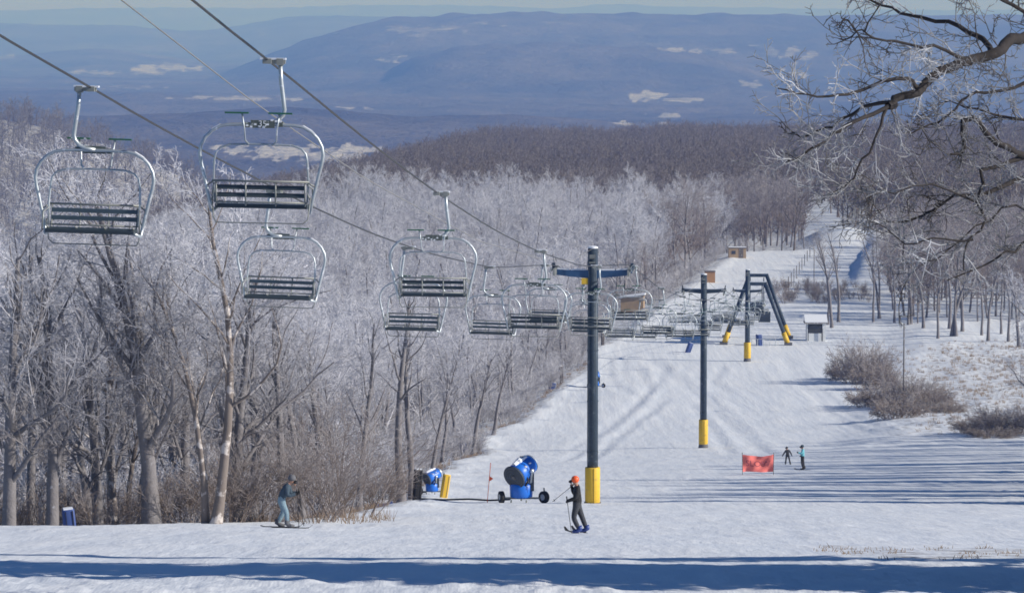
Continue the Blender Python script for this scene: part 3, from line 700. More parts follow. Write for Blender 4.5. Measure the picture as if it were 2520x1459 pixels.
# the oak whose boughs hang in at upper right
def oak():
    rng = random.Random(5); tubes = []; segs = []; base = Vector((10.6, 47.0, HZ(10.6, 47.0)))
    root = thing('oak_tree', 'big dark oak with frosted twigs reaching in at upper right', 'tree', base)
    boughs = [
        ([(2760, 130, 47), (2640, 60, 46.5), (2560, 80, 46), (2490, 103, 45.6), (2440, 130, 45.3), (2385, 152, 45), (2320, 168, 44.8), (2292, 196, 44.6), (2262, 222, 44.4), (2222, 238, 44.2), (2185, 262, 44)], .095, .045),
        ([(2222, 238, 44.2), (2150, 280, 43.9), (2080, 310, 43.6), (2040, 345, 43.4), (1985, 380, 43.2), (1925, 405, 43)], .035, .010),
        ([(2200, 252, 44.2), (2120, 265, 44.5), (2055, 310, 44.7), (1990, 330, 44.8), (1940, 330, 44.9)], .030, .008),
        ([(2262, 222, 44.4), (2228, 190, 44.0), (2150, 210, 43.7), (2060, 238, 43.4), (1985, 236, 43.2), (1915, 218, 43.0)], .034, .008),
        ([(2440, 130, 45.3), (2405, 88, 45.6), (2330, 62, 45.9), (2240, 40, 46), (2170, 15, 46.2), (2110, -20, 46.3)], .045, .010),
        ([(2385, 150, 45), (2300, 112, 44.6), (2200, 105, 44.3), (2120, 80, 44.1), (2070, 45, 44)], .028, .007),
        ([(2185, 262, 44), (2162, 330, 43.8), (2125, 395, 43.7), (2085, 455, 43.6), (2045, 482, 43.5)], .022, .007),
        ([(2760, 420, 47), (2620, 400, 46.6), (2520, 388, 46.2), (2450, 352, 45.9), (2395, 290, 45.7), (2368, 300, 45.6), (2378, 372, 45.5), (2340, 380, 45.4)], .07, .016),
        ([(2760, 520, 47), (2620, 460, 46.8), (2520, 440, 46.5), (2440, 470, 46.2), (2350, 482, 46), (2260, 540, 45.8), (2140, 556, 45.6)], .06, .008),
        ([(2520, 388, 46.2), (2420, 420, 45.8), (2410, 500, 45.5), (2425, 545, 45.4), (2375, 600, 45.2), (2372, 665, 45.1)], .034, .008),
        ([(2395, 590, 45.2), (2300, 590, 45), (2230, 605, 44.9), (2150, 545, 44.8)], .016, .006),
        ([(2620, 460, 46.8), (2560, 560, 46.4), (2520, 600, 46.2), (2450, 640, 46), (2330, 690, 45.8)], .035, .008),
        ([(2560, 80, 46), (2520, 30, 45.8), (2440, -10, 45.6), (2350, -40, 45.4)], .04, .012),
        ([(2640, 60, 46.5), (2580, 180, 46.2), (2500, 215, 46), (2400, 230, 45.8), (2310, 300, 45.6), (2240, 330, 45.4)], .04, .008),
        ([(2620, 400, 46.6), (2540, 300, 46.4), (2470, 290, 46.2), (2380, 260, 46), (2310, 255, 45.9)], .032, .007),
        ([(2410, 500, 45.5), (2300, 450, 45.1), (2220, 470, 44.8), (2150, 480, 44.6)], .018, .006),
        ([(2560, 560, 46.4), (2500, 500, 45.8), (2400, 560, 45.4), (2300, 640, 45.1), (2240, 640, 45)], .020, .006),
    ]
    sp = dict(n=[4, 3, 2], wob=[.22, .26, .28], up=[.03, .03, .02], tap=[.4, .5, .6], tube=0, kids=[6, 3], ang=[(30, 75), (25, 65)], len=[.42, .5], rr=[.6, .7], rmin=[.008, .0055, .0045])
    sp['from'] = [.1, .1]
    bmeshes = []
    for pts, ra, rb in boughs:
        W = [P(*p) - base for p in pts]
        fine = []
        for i in range(len(W) - 1):
            for j in range(3):
                t = j / 3; q = W[i].lerp(W[i + 1], t)
                if i or j: q = q + Vector((rng.gauss(0, .018), rng.gauss(0, .03), rng.gauss(0, .018)))
                fine.append(q)
        fine.append(W[-1]); n = len(fine)
        ra *= .86
        rad = [ra + (rb - ra) * (i / (n - 1)) ** .8 for i in range(n)]
        b = seg_mesh('bough', [(fine, rad)], [], ['bark_dark'], 8); bmeshes.append(b)
        length = sum((fine[i + 1] - fine[i]).length for i in range(n - 1))
        vis = 0
        for j in range(int(length * 7.5)):
            f = rng.random() ** .8 * (n - 1.001); i = int(f); q = fine[i].lerp(fine[i + 1], f - i)
            d = (fine[i + 1] - fine[i]).normalized()
            dv = (d * .8 + Vector((rng.gauss(0, .7), rng.gauss(0, .8), rng.gauss(.05, .7)))).normalized()
            grow(rng, q, dv, rng.uniform(.22, .85), rng.uniform(.006, .012), 0, sp, tubes, segs)
    trunk_pts = [(0, 0, -.5), (.05, 0, 2.5), (-.1, .1, 5), (.1, 0, 7), (.0, -.1, 9.5)]
    link('trunk', seg_mesh('trunk', [(trunk_pts, [.5, .4, .36, .3, .15])] + [([Vector((0, 0, 6.2)) + Vector(d) * k for k in (0, .5, 1)], [.16, .1, .03]) for d in ((3, 2, 4), (2, -3, 3.5), (-1, 3, 4.5), (1.5, -1, 5))] +
         [([trunk_at, P(*q) - base], [.15, r]) for trunk_at, q, r in ((Vector((0, 0, 5.2)), (2755, 130, 47), .1), (Vector((0, 0, 4.4)), (2755, 420, 47), .075), (Vector((0, 0, 4.0)), (2755, 520, 47), .065))], [], ['bark_dark'], 9), root)
    for b in bmeshes: link('bough', b, root)
    link('twigs', seg_mesh('twigs', [], segs, ['bark_dark', 'twig_oak']), root)
oak()

# ------------------------------------------------------------------ shrubs, brambles, grass
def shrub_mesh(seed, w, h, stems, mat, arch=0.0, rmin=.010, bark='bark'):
    rng = random.Random(seed); tubes = []; segs = []
    sp = dict(n=[5, 3, 2], wob=[.10, .2, .25], up=[.02 - arch, .03 - arch, 0], tap=[.35, .5, .5], tube=0, kids=[9, 5], ang=[(15, 45), (20, 55)], len=[.42, .5], rr=[.6, .6], rmin=[rmin * 1.4, rmin, rmin * .8])
    sp['from'] = [.2, .15]
    for s in range(stems):
        an = rng.uniform(0, 6.283); rr = math.sqrt(rng.random()) * w * .38
        p = Vector((math.cos(an) * rr, math.sin(an) * rr, -.15))
        d = Vector((math.cos(an) * (.25 + rr / w * 1.3), math.sin(an) * (.25 + rr / w * 1.3), 1))
        grow(rng, p, d, h * rng.uniform(.6, 1.05), rng.uniform(.014, .03), 0, sp, tubes, segs)
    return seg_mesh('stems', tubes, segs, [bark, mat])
def shrub(me, name, label, X, Y, sc=(1, 1, 1), rz=0, group=None):
    t = thing(name, label, 'shrub', (X, Y, HZ(X, Y)), rz, group); t.scale = sc
    link('stems', me, t); return t
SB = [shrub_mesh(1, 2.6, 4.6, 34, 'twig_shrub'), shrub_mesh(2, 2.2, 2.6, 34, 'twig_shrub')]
for px, Y, k, sc, lab in [(845, 150, 0, 1.15, 'largest brown bush, right of the stooping skier'), (770, 138, 0, .72, 'brown bush directly right behind the stooping skier'),
                          (640, 138, 0, .80, 'dense brown bush left behind the stooping skier'), (560, 136, 1, .95, 'low bush between stripped trunk and stooping skier'),
                          (455, 134, 1, .80, 'low twiggy bush right of the tall double trunk'), (240, 134, 1, .85, 'low twiggy bush just right of the blue pad'),
                          (40, 134, 1, 1.0, 'low bush at the foot of the trees at the left picture edge'), (930, 196, 1, .9, 'small bush just left of the paired straight trunks'),
                          (300, 150, 1, 1.1, 'thin bush behind the slim dark tree')]:
    shrub(SB[k], 'bush', lab, PX(px, Y), Y, (sc, sc, sc), R.random() * 6, 'brown bushes at the left snow edge')
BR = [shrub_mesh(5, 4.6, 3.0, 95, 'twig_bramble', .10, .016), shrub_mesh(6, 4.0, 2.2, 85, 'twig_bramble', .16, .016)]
for px, Y, k, sx, sz, lab in [(2125, 512, 0, 1.25, 2.0, 'tallest bramble mound, next to the hut side of the slope'), (2085, 520, 1, 1.0, 1.5, 'left skirt of the tallest bramble mound'), (2165, 498, 1, 1.15, 1.8, 'right shoulder of the tallest bramble mound'),
                              (2150, 462, 1, 1.2, 1.4, 'low bramble mound below the tallest one'), (2235, 455, 0, 1.1, 1.25, 'bramble mound at the foot of the lamp pole'), (2290, 448, 1, 1.2, 1.3, 'bramble mound right of the lamp pole'),
                              (2215, 424, 1, 1.2, 1.35, 'frontmost bramble mound reaching onto the groomed snow'), (2335, 440, 1, .9, .7, 'small bramble patch farthest right of the lamp pole'),
                              (2420, 386, 1, 1.1, 1.1, 'bramble mound left of the two at the right picture edge'), (2490, 380, 0, 1.15, 1.05, 'bramble mound cut by the right picture edge'), (2450, 375, 1, 1.0, .6, 'low bramble between the two at the right picture edge')]:
    shrub(BR[k], 'bramble', lab, PX(px, Y), Y, (sx, sx, sz), R.random() * 6, 'bramble mounds on the right bank')
def grass(name, label, spots, hgt, n_blade):
    rng = random.Random(3); segs = []
    for (X, Y) in spots:
        z = HZ(X, Y)
        for k in range(n_blade):
            p = Vector((X + rng.gauss(0, .15), Y + rng.gauss(0, .15), z - .03)); h = hgt * rng.uniform(.4, 1.1)
            e = p + Vector((rng.gauss(0, .35) * h, rng.gauss(0, .35) * h, h)); segs.append((*p, *e, .010 + .00002 * Y, .004))
    tag(link(name, seg_mesh(name, [], segs, ['dry_grass', 'dry_grass'])), label, 'grass', None, 'stuff')
rg = random.Random(9)
sp_l = []
for k in range(330):
    Y = rg.uniform(130, 560); sp_l.append((float(edge(Y)) - abs(rg.gauss(0.2, 1.3)), Y))
for k in range(36):
    Y = rg.uniform(134, 150); sp_l.append((rg.uniform(PX(600, Y), PX(960, Y)), Y + 0.0))
grass('bank_grass', 'dry tan grass along the left edge of the slope', sp_l, .42, 9)
sp_r = []
for k in range(700):
    Y = rg.uniform(385, 590); X = rg.uniform(0.125 * Y - 8, 0.14 * Y + 8)
    sp_r.append((X, Y))
for k in range(420):
    Y = rg.uniform(470, 580); X = rg.uniform(0.088 * Y, 0.135 * Y)
    sp_r.append((X, Y))
grass('field_grass', 'dry stubble poking through snow of the field at right', sp_r, .45, 10)
sp_f = [(rg.uniform(6.2, 12), rg.uniform(77, 94)) for k in range(34)]
grass('foreground_grass', 'brown grass tufts poking through snow at lower right', sp_f, .10, 9)

# ------------------------------------------------------------------ chairlift
HALF = 1.95
def rope_x(side, Y): return line_x(Y) + side * HALF
_rY = [-30, 66, 75, 90, 106, 124, 142, 167, 205, 240, 290, 330, 375, 420, 470, 520, 557, 575, 598]
_rZ = [14.3, .17, -.95, -2.95, -4.95, -7.0, -8.8, -11.0, -13.4, -17.2, -21.6, -24.6, -26.9, -31.2, -35.2, -38.3, -39.9, -42.0, -45.6]
_fy = np.arange(-30, 599, .5); _fz = np.interp(_fy, _rY, _rZ)
_kk = np.ones(25) / 25; _fz2 = np.convolve(np.pad(_fz, 12, mode='edge'), _kk, 'valid')
def rope_z(Y, side=1):
    return float(np.interp(Y, _fy, _fz2)) + (0.0 if side > 0 else float(np.interp(Y, [-30, 60, 72, 82, 100, 140, 205], [-.1, -.18, -.25, -.25, -.16, -.10, 0.0])))
def ropes():
    mb = MB(); YT = 598.0
    ys = list(np.arange(-30, 598.1, 4.0))
    left = [Vector((rope_x(-1, y), y, rope_z(y, -1))) for y in ys]; right = [Vector((rope_x(1, y), y, rope_z(y))) for y in ys]
    loop = right[:]
    c = Vector((line_x(YT), YT, rope_z(YT)))
    for k in range(1, 12):
        a = math.pi * k / 12; loop.append(c + Vector((HALF * math.cos(a), HALF * math.sin(a), 0)))
    loop += left[::-1]
    mb.tube(loop, .024, 6)
    tag(mb.build('haul_rope', 'rope', None, True), 'dark steel haul rope carrying the chairs down both sides of the lift line', 'cable')
    mb = MB(); pts = []
    tops = [(-30, 14.3), (70.3, .18), (86.4, -2.08), (97.3, -3.46), (106.5, -4.62), (140, -8.3), (169, -10.8), (190, -12.2), (205, -12.55)]
    for y in np.arange(-30, 205.1, 5):
        pts.append(Vector((line_x(y) + (0.0 if y > 100 else 0), y, float(np.interp(y, [t[0] for t in tops], [t[1] for t in tops])))))
    mb.tube(pts, .014, 5)
    for (ya, za), (yb, zb) in (((205, -12.55), (375, -25.6)), ((375, -25.6), (557, -37.3))):
        seg = []
        for k in range(21):
            t = k / 20; y = ya + (yb - ya) * t; seg.append(Vector((line_x(y), y, za + (zb - za) * t - 4 * 2.4 * t * (1 - t))))
        mb.tube(seg, .016, 5)
    tag(mb.build('signal_cable', 'rope_frosted', None, True), 'thin frosted signal cable strung between the tower tops', 'cable')
ropes()

def arc(c, r, a0, a1, n, plane='xz'):
    return [Vector((c[0] + r * math.cos(a0 + (a1 - a0) * k / n), c[1], c[2] + r * math.sin(a0 + (a1 - a0) * k / n))) for k in range(n + 1)]
def make_chair():
    root = thing('chair', 'x', 'chair'); cx = -0.10
    g = MB(); g.box((0.12, 0, .0), (.44, .10, .075)); g.box((0.0, 0, .01), (.16, .30, .10)); g.box((.24, 0, .0), (.13, .16, .13))
    gr = g.build('grip', 'steel_old', root)
    MB().box((.10, 0, .058), (.50, .13, .035)).build('snow_cap', 'frost', gr)
    hang = [(.24, 0, .0), (.26, 0, -.35), (.31, 0, -.72), (.335, 0, -.92), (.31, 0, -1.02), (.22, 0, -1.12), (.10, 0, -1.18), (cx, 0, -1.20)]
    MB().tube(hang, .042, 8).build('hanger', 'steel', root, True)
    # bail: the big outer loop
    half = [(0, -1.21), (.30, -1.21), (.62, -1.22), (.80, -1.25), (.96, -1.34), (1.09, -1.47), (1.17, -1.62), (1.195, -1.78), (1.17, -1.95), (1.12, -2.15), (1.05, -2.45), (.99, -2.72), (.96, -2.88)]
    bail = [(cx - x, 0, z) for x, z in half[::-1]] + [(cx + x, 0, z) for x, z in half[1:]]
    bail = [(bail[0][0] + .06, .42, -2.84), (bail[0][0] + .01, .06, -2.90)] + bail + [(bail[-1][0] - .01, .06, -2.90), (bail[-1][0] - .06, .42, -2.84)]
    bl = MB().tube(bail, .034, 8).build('bail', 'steel', root, True)
    for s in (-1, 1): MB().tube([(cx + s * x, 0, z + .03) for x, z in half[3:8]], .018, 5).build('snow_cap', 'frost', bl)
    # restraint bar, raised
    y0 = -.10
    loop = [(-.90, .05, -2.70), (-.92, -.02, -2.3), (-.90, y0, -1.90), (-.87, y0, -1.76), (-.78, y0, -1.66), (-.60, y0, -1.60), (0, y0, -1.585), (.60, y0, -1.60), (.78, y0, -1.66), (.87, y0, -1.76), (.90, y0, -1.90), (.92, -.02, -2.3), (.90, .05, -2.70)]
    rb = MB().tube([(cx + x, y, z) for x, y, z in loop], .021, 6).build('restraint_bar', 'steel', root, True)
    for s, dx in ((-1, -.30), (1, .30)):
        m = MB(); m.tube([(cx + dx * .8, y0, -1.585), (cx + dx, y0 - .05, -1.52), (cx + dx * 1.05, y0 - .09, -1.30), (cx + dx * 1.2, y0 - .13, -1.0)], .018, 6)
        fs = m.build('footrest_stem', 'steel', rb, True)
        MB().box((cx + dx * 1.2 - .12 * (s < 0) + .02, y0 - .13, -.985), (.46, .07, .032)).build('footrest', 'green_plastic', rb)
    # seat
    fr = MB()
    xs = (-.86, -.29, .29, .86)
    for x in xs: fr.tube([(cx + x, -.12, -2.29), (cx + x, -.02, -2.76), (cx + x, .03, -2.80), (cx + x, .46, -2.72)], .018, 6)
    fr.tube([(cx - .93, -.12, -2.30), (cx + .93, -.12, -2.30)], .022, 6); fr.tube([(cx - .90, -.03, -2.71), (cx + .90, -.03, -2.71)], .018, 6)
    for s in (-1, 1):
        fr.tube([(cx + s * 1.05, 0, -2.40), (cx + s * .93, -.1, -2.32)], .018, 5)
        fr.tube([(cx + s * .90, -.10, -2.35), (cx + s * .97, .30, -2.45), (cx + s * .98, .33, -2.80)], .016, 5)
        fr.tube([(cx + s * .90, -.08, -2.50), (cx + s * .99, .02, -2.75)], .012, 5)
    fr.build('seat_frame', 'steel_old', root, True)
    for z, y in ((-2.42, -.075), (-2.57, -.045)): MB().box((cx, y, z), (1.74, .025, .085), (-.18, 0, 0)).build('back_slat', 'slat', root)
    for k in range(4): MB().box((cx, .05 + .125 * k, -2.79 - .012 * (k == 3)), (1.78, .105, .075), (-.12 * (k == 3), 0, 0)).build('seat_slat', 'slat', root)
    lb = MB().tube([(cx - .93, .02, -2.80), (cx - .90, -.12, -3.00), (cx - .84, -.17, -3.10), (cx + .84, -.17, -3.10), (cx + .93, -.15, -3.02), (cx + .97, -.05, -2.6)], .014, 6).build('bumper_bar', 'steel_old', root, True)
    m = MB(); m.box((cx + .02, -.035, -1.20), (.46, .05, .15)); m.box((cx - .28, -.02, -1.22), (.10, .07, .10)); m.box((cx + .36, -.02, -1.20), (.10, .07, .10))
    pl = m.build('number_plate', 'plate', root)
    f = MB()
    rng = random.Random(4)
    for k in range(9): f.box((cx - .28 + .08 * k, -.045, -1.20 + rng.uniform(-.07, .09)), (.05, .035, .035))
    f.build('frost_lump', 'frost', pl)['kind'] = 'stuff'
    return root
def text_mesh(s, size, mat, ext=.004):
    cu = bpy.data.curves.new('txt', 'FONT'); cu.body = s; cu.size = size; cu.extrude = ext; cu.align_x = 'CENTER'; cu.align_y = 'CENTER'
    o = bpy.data.objects.new('txt', cu); COL.objects.link(o)
    bpy.context.view_layer.update()
    me = bpy.data.meshes.new_from_object(o.evaluated_get(bpy.context.evaluated_depsgraph_get()))
    bpy.data.objects.remove(o); me.materials.clear(); me.materials.append(MATS[mat]); return me
proto_chair = make_chair()
rightY = [75, 106.5, 142, 175, 206.5] + [239 + 33 * k for k in range(11)]
leftY = [77.6, 103.5, 135.5, 167, 199, 231] + [264 + 33 * k for k in range(11)]
used = False
ANG = math.atan(0.084)
for side, ys in ((1, rightY), (-1, leftY)):
    for i, Y in enumerate(ys):
        if Y > 592: continue
        if side == 1 and i == 0: c = proto_chair
        else: c = copy_tree(proto_chair)
        c.location = (rope_x(side, Y), Y, rope_z(Y, side) - .03)
        yaw = -ANG + (math.pi if side < 0 else 0) + math.radians(R.uniform(-3.0, 3.0) + (-2 if side < 0 else 0))
        c.rotation_euler = (0, math.radians(R.uniform(-1.2, 1.2)) + (math.radians(-.8) if side < 0 else 0), yaw)
        nm = 'right' if side == 1 else 'left'
        extra = ', marked 35' if (side == 1 and i == 0) else ('' if side < 0 and i < 3 else '')
        c['label'] = 'empty quad chair, %s one down the %s-hand cable%s' % (ORD[i], nm, extra)
        c['group'] = 'empty chairs hanging on the lift'
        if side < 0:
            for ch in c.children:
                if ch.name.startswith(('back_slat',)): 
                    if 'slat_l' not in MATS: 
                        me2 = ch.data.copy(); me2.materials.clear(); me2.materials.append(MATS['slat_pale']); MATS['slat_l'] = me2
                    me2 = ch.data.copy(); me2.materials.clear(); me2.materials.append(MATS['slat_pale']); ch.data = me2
t35 = link('number', text_mesh('35', .17, 'white_paint'), proto_chair); t35.location = (-.08, -.066, -1.20); t35.rotation_euler = (math.pi / 2, 0, 0)

def make_tower(Y, ztop, r, padh, label, arm_z, blue=True, foot=0.0, ladder=True):
    X = float(line_x(Y)); zb = HZ(X, Y); t = thing('lift_tower', label, 'lift tower', (X, Y, zb), -ANG, 'lift towers')
    h = ztop - zb; az = arm_z - zb
    po = MB(); po.tube([(0, 0, -.3), (0, 0, h * .5), (0, 0, h)], [r, r * .97, r * .9], 20); po.build('pole', 'tower_paint', t, True)
    rings = MB()
    for k in range(1, 5): rings.tube([(0, 0, h * k / 5), (0, 0, h * k / 5 + .05)], [r * 1.05] * 2, 20)
    rings.build('joint_ring', 'tower_paint', t)
    pm = MB()
    pm.tube([(0, 0, foot + .02), (0, 0, foot + .05), (0, 0, foot + padh - .04), (0, 0, foot + padh)], [r * 1.30, r * 1.36, r * 1.36, r * 1.30], 20); pd = pm.build('safety_pad', 'yellow_pad', t, True)
    sm = MB(); sm.box((r * .3, -r * 1.33, foot + padh / 2), (.015, .03, padh * .96)); sm.build('pad_seam', 'black', pd)
    fl = MB(); fl.tube([(0, 0, -.25), (0, 0, foot + .05)], [r * 1.62, r * 1.55 if foot < .1 else r * 1.3], 20); fl.build('base_flange', 'concrete', t)
    if ladder:
        l = MB()
        z = padh + .6
        while z < h - .3: l.tube([(-.17, -r - .16, z), (.17, -r - .16, z)], .012, 4); z += .32
        l.tube([(-.18, -r - .16, padh + .4), (-.18, -r - .16, h - .2)], .017, 5); l.tube([(.18, -r - .16, padh + .4), (.18, -r - .16, h - .2)], .017, 5)
        l.build('ladder', 'tower_paint', t)
    a = MB(); w = HALF + .08
    prof = [(-w - .08, .05, .20), (-w + .12, -.05, .30), (-1.2, -.12, .34), (-.3, -.16, .40), (.3, -.16, .40), (1.2, -.12, .34), (w - .12, -.05, .30), (w + .08, .05, .20)]
    for (x0, c0, d0), (x1, c1, d1) in zip(prof[:-1], prof[1:]):
        a.add([(x0, -.15, az + c0 - d0 / 2), (x0, .15, az + c0 - d0 / 2), (x0, .15, az + c0 + d0 / 2), (x0, -.15, az + c0 + d0 / 2), (x1, -.15, az + c1 - d1 / 2), (x1, .15, az + c1 - d1 / 2), (x1, .15, az + c1 + d1 / 2), (x1, -.15, az + c1 + d1 / 2)],
              [(0, 1, 5, 4), (1, 2, 6, 5), (2, 3, 7, 6), (3, 0, 4, 7)] + ([(3, 2, 1, 0)] if x0 == prof[0][0] else []) + ([(4, 5, 6, 7)] if x1 == prof[-1][0] else []))
    for s in (-1, 1): a.box((s * (w + .02), 0, az + .22), (.10, .24, .42), (0, s * .18, 0))
    ar = a.build('crossarm', 'tower_blue' if blue else 'tower_paint', t)
    for (x0, c0, d0), (x1, c1, d1) in zip(prof[1:-2], prof[2:-1]):
        if x0 < 0 < x1: continue
        MB().box(((x0 + x1) / 2, 0, az + (c0 + c1) / 2 + (d0 + d1) / 4 + .03), (abs(x1 - x0) * .9, .24, .06), (0, -math.atan2((c1 + d1 / 2) - (c0 + d0 / 2), x1 - x0), 0)).build('snow_cap', 'frost', ar)
    for s in (-1, 1):
        sh = MB(); x = s * HALF; zr = rope_z(Y) - zb - .03
        sh.box((x + s * .16, 0, zr - .10), (.06, 3.0, .14)); sh.box((x + s * .12, 0, zr - .02), (.16, .3, .40))
        so = sh.build('sheave_beam', 'tower_paint', t)
        for k in range(6):
            yy = -1.35 + .54 * k
            wm = MB(); wm.tube([(x - .05, yy, zr - .23), (x + .05, yy, zr - .23)], .20, 14); wm.build('sheave', 'steel_old', so)
        ct = MB(); ct.tube([(x + s * .30 + .16 * math.cos(q / 10 * 6.283), -1.5, zr - .02 + .2 * math.sin(q / 10 * 6.283)) for q in range(11)], .018, 5); ct.build('cable_catcher', 'steel', so)
    cp = MB(); cp.tube([(0, 0, h + .01), (0, 0, h + .09), (0, 0, h + .13)], [r * .92, r * .9, r * .5], 16); cp.build('snow_cap', 'frost', t)
    fr = MB(); fr.tube([(-r * .6, -r * .9, h - .75), (r * .6, -r * .9, h - .75)], .05, 6); fr.box((0, -r * .95, h - .42), (.3, .12, .2)); fr.tube([(-.32, 0, h - .2), (.32, 0, h - .2)], .04, 6); fr.build('bracket', 'steel_old', t)
    return t
t1 = make_tower(205, -12.55, .295, 1.92, 'nearest lift tower, dark steel with the largest yellow pad', -13.75, True)
MB().box((-.42, -.20, t1_z := -13.75 - HZ(float(line_x(205)), 205) - .52), (.34, .03, .32)).build('yellow_tag', 'yellow_pad', t1)
make_tower(375, -25.5, .33, 2.4, 'middle lift tower, dark and slim with yellow pad on a grey foot', -26.95, False, .35)
make_tower(557, -37.2, .37, 2.3, 'farthest lift tower, in front of the terminal frame', -40.1, False, .45, False)

def terminal():
    X = float(line_x(596)) + 0.55; Y = 596.0; zb = HZ(X, Y)
    t = thing('lift_terminal', 'dark steel bottom terminal frame with splayed yellow-footed legs', 'lift terminal', (X, Y, zb), -ANG)
    h = 9.6
    for yy, dh in ((-7, -.25), (6, .15)):
        hh = h + dh
        MB().box((0, yy, hh), (3.2, .5, .5)).build('top_beam', 'tower_paint', t)
        sn = MB().box((0, yy, hh + .29), (2.9, .5, .07)).build('snow_cap', 'frost', t)
        for s in (-1, 1):
            l = MB(); l.tube([(s * 1.35, yy, hh), (s * 4.9, yy, .1)], .30, 12); lg = l.build('leg', 'tower_paint', t, True)
            a = Vector((s * 1.35, yy, hh)); b = Vector((s * 4.9, yy, .1)); d = (b - a)
            m = MB(); m.tube([a + d * .80, a + d * .97], .40, 12); m.build('leg_pad', 'yellow_pad', lg, True)
            m = MB(); m.box(b + Vector((0, 0, .05)), (1.2, 1.2, .5)); m.build('footing', 'concrete', lg)
    c = MB(); c.box((-.2, 0, 5.2), (2.0, 13, .3)); c.box((-1.3, 0, 4.95), (.2, 13, .3)); c.box((.9, 0, 4.95), (.2, 13, .3))
    c.box((-.2, -6, 6.0), (2.2, 2.5, .9)); c.build('carriage', 'grille', t)
    hangr = MB()
    for yy in (-7, 6):
        for x in (-1.2, .9): hangr.tube([(x, yy, h - .2), (x, yy, 5.2)], .08, 6)
    hangr.build('hanger_rod', 'tower_paint', t)
    bw = MB(); zz = rope_z(598) - zb; bw.tube([(-.55, 2, zz - .12), (-.55, 2, zz + .12)], HALF, 28); bw.build('bullwheel', 'steel_old', t)
    m = MB(); m.box((1.2, -3, 4.0), (1.8, 1.8, 1.5)); m.build('motor_box', 'grille', t)
    m = MB(); m.box((.9, -5.5, 4.55), (2.4, 1.0, .5)); m.build('control_cabinet', 'grille', t)
    # loading platform rails
    m = MB()
    for k in range(6): m.tube([(-1.5 + k * .9, -9, 0), (-1.5 + k * .9, -9, 1.1)], .05, 5)
    m.tube([(-1.5, -9, 1.1), (3, -9, 1.1)], .05, 5); m.build('railing', 'steel', t)
terminal()

# ------------------------------------------------------------------ buildings
def hut(name, label, px, Y, w, d, h, wall, roof_t, slope, over=.3, rz=0, door=True, openw=None, snow=True):
    X = PX(px, Y); t = thing(name, label, 'hut', (X, Y, HZ(X, Y)), rz)
    m = MB()
    if openw is None:
        m.add([(-w / 2, -d / 2, -.3), (w / 2, -d / 2, -.3), (w / 2, d / 2, -.3), (-w / 2, d / 2, -.3), (-w / 2, -d / 2, h), (w / 2, -d / 2, h + slope), (w / 2, d / 2, h + slope), (-w / 2, d / 2, h)],
              [(0, 1, 5, 4), (1, 2, 6, 5), (2, 3, 7, 6), (3, 0, 4, 7), (4, 5, 6, 7)])
    else:
        m.box((-w / 2 + .06, 0, h / 2), (.12, d, h)); m.box((0, d / 2 - .06, h / 2), (w - .24, .12, h)); m.box((-.2, -d / 2 + .06, .55), (w - .9, .12, 1.3))
        m.box((w / 2 - .25, -d / 2 + .06, h / 2), (.5, .12, h)); m.box((w / 2 - .06, .1, h / 2), (.12, d - .25, h))
    wl = m.build('wall', wall, t)
    ang = math.atan2(slope, w)
    rf = MB(); rf.box((0, 0, h + slope / 2 + .10), (w + 2 * over, d + 2 * over, .14), (0, -ang, 0)); ro = rf.build('roof', 'wood_grey', t)
    if snow:
        MB().box((0, 0, h + slope / 2 + .10 + .07 + roof_t / 2), (w + 2 * over - .1, d + 2 * over - .1, roof_t), (0, -ang, 0)).build('roof_snow', 'frost', ro)
    if door:
        MB().box((w * .22, -d / 2 - .03, 1.0), (.85, .05, 2.0)).build('door', 'wood_grey', t)
        MB().box((-w * .22, -d / 2 - .03, h * .58), (.8, .05, .7)).build('window', 'dark_glass', t)
    if openw:
        MB().box((-.2, -d / 2 + .10, h * .68), (w - .95, .03, h * .40)).build('window', 'dark_glass', t)
        MB().tube([(w / 2 - .55, -d / 2 - .25, 0), (w / 2 - .55, -d / 2 - .25, h * .7)], .10, 6).build('post', 'concrete', t)
    return t
h1 = hut('attendant_hut', 'small white lift hut with thick snowy roof right of the terminal', 2010, 598, 2.9, 2.4, 2.7, 'hut_wall', .12, .0, .35, 0, False, True)
rr = MB(); rr.add([(-1.75, -1.6, 2.72), (1.75, -1.6, 2.72), (1.75, .9, 3.95), (-1.75, .9, 3.95), (-1.75, 1.6, 2.75), (1.75, 1.6, 2.75)], [(0, 1, 2, 3), (3, 2, 5, 4), (0, 3, 4), (1, 5, 2)])
rr.build('roof_snow', 'frost', h1)
hut('shed', 'tan wooden shed with slanting snowy roof behind the nearest tower', 1558, 668, 3.9, 3.5, 2.2, 'wood_tan', .18, .5, .3, -.1, False)
hut('shed', 'small orange-brown shed beside the top of the middle tower', 1748, 728, 1.9, 1.8, 2.0, 'wood_orange', .02, .0, .1, 0, False, None, False)
hut('shed', 'yellowish hut with a pale door at the far crest of the snow', 1815, 806, 3.6, 2.6, 2.0, 'wood_tan', .05, .0, .1, 0, True)

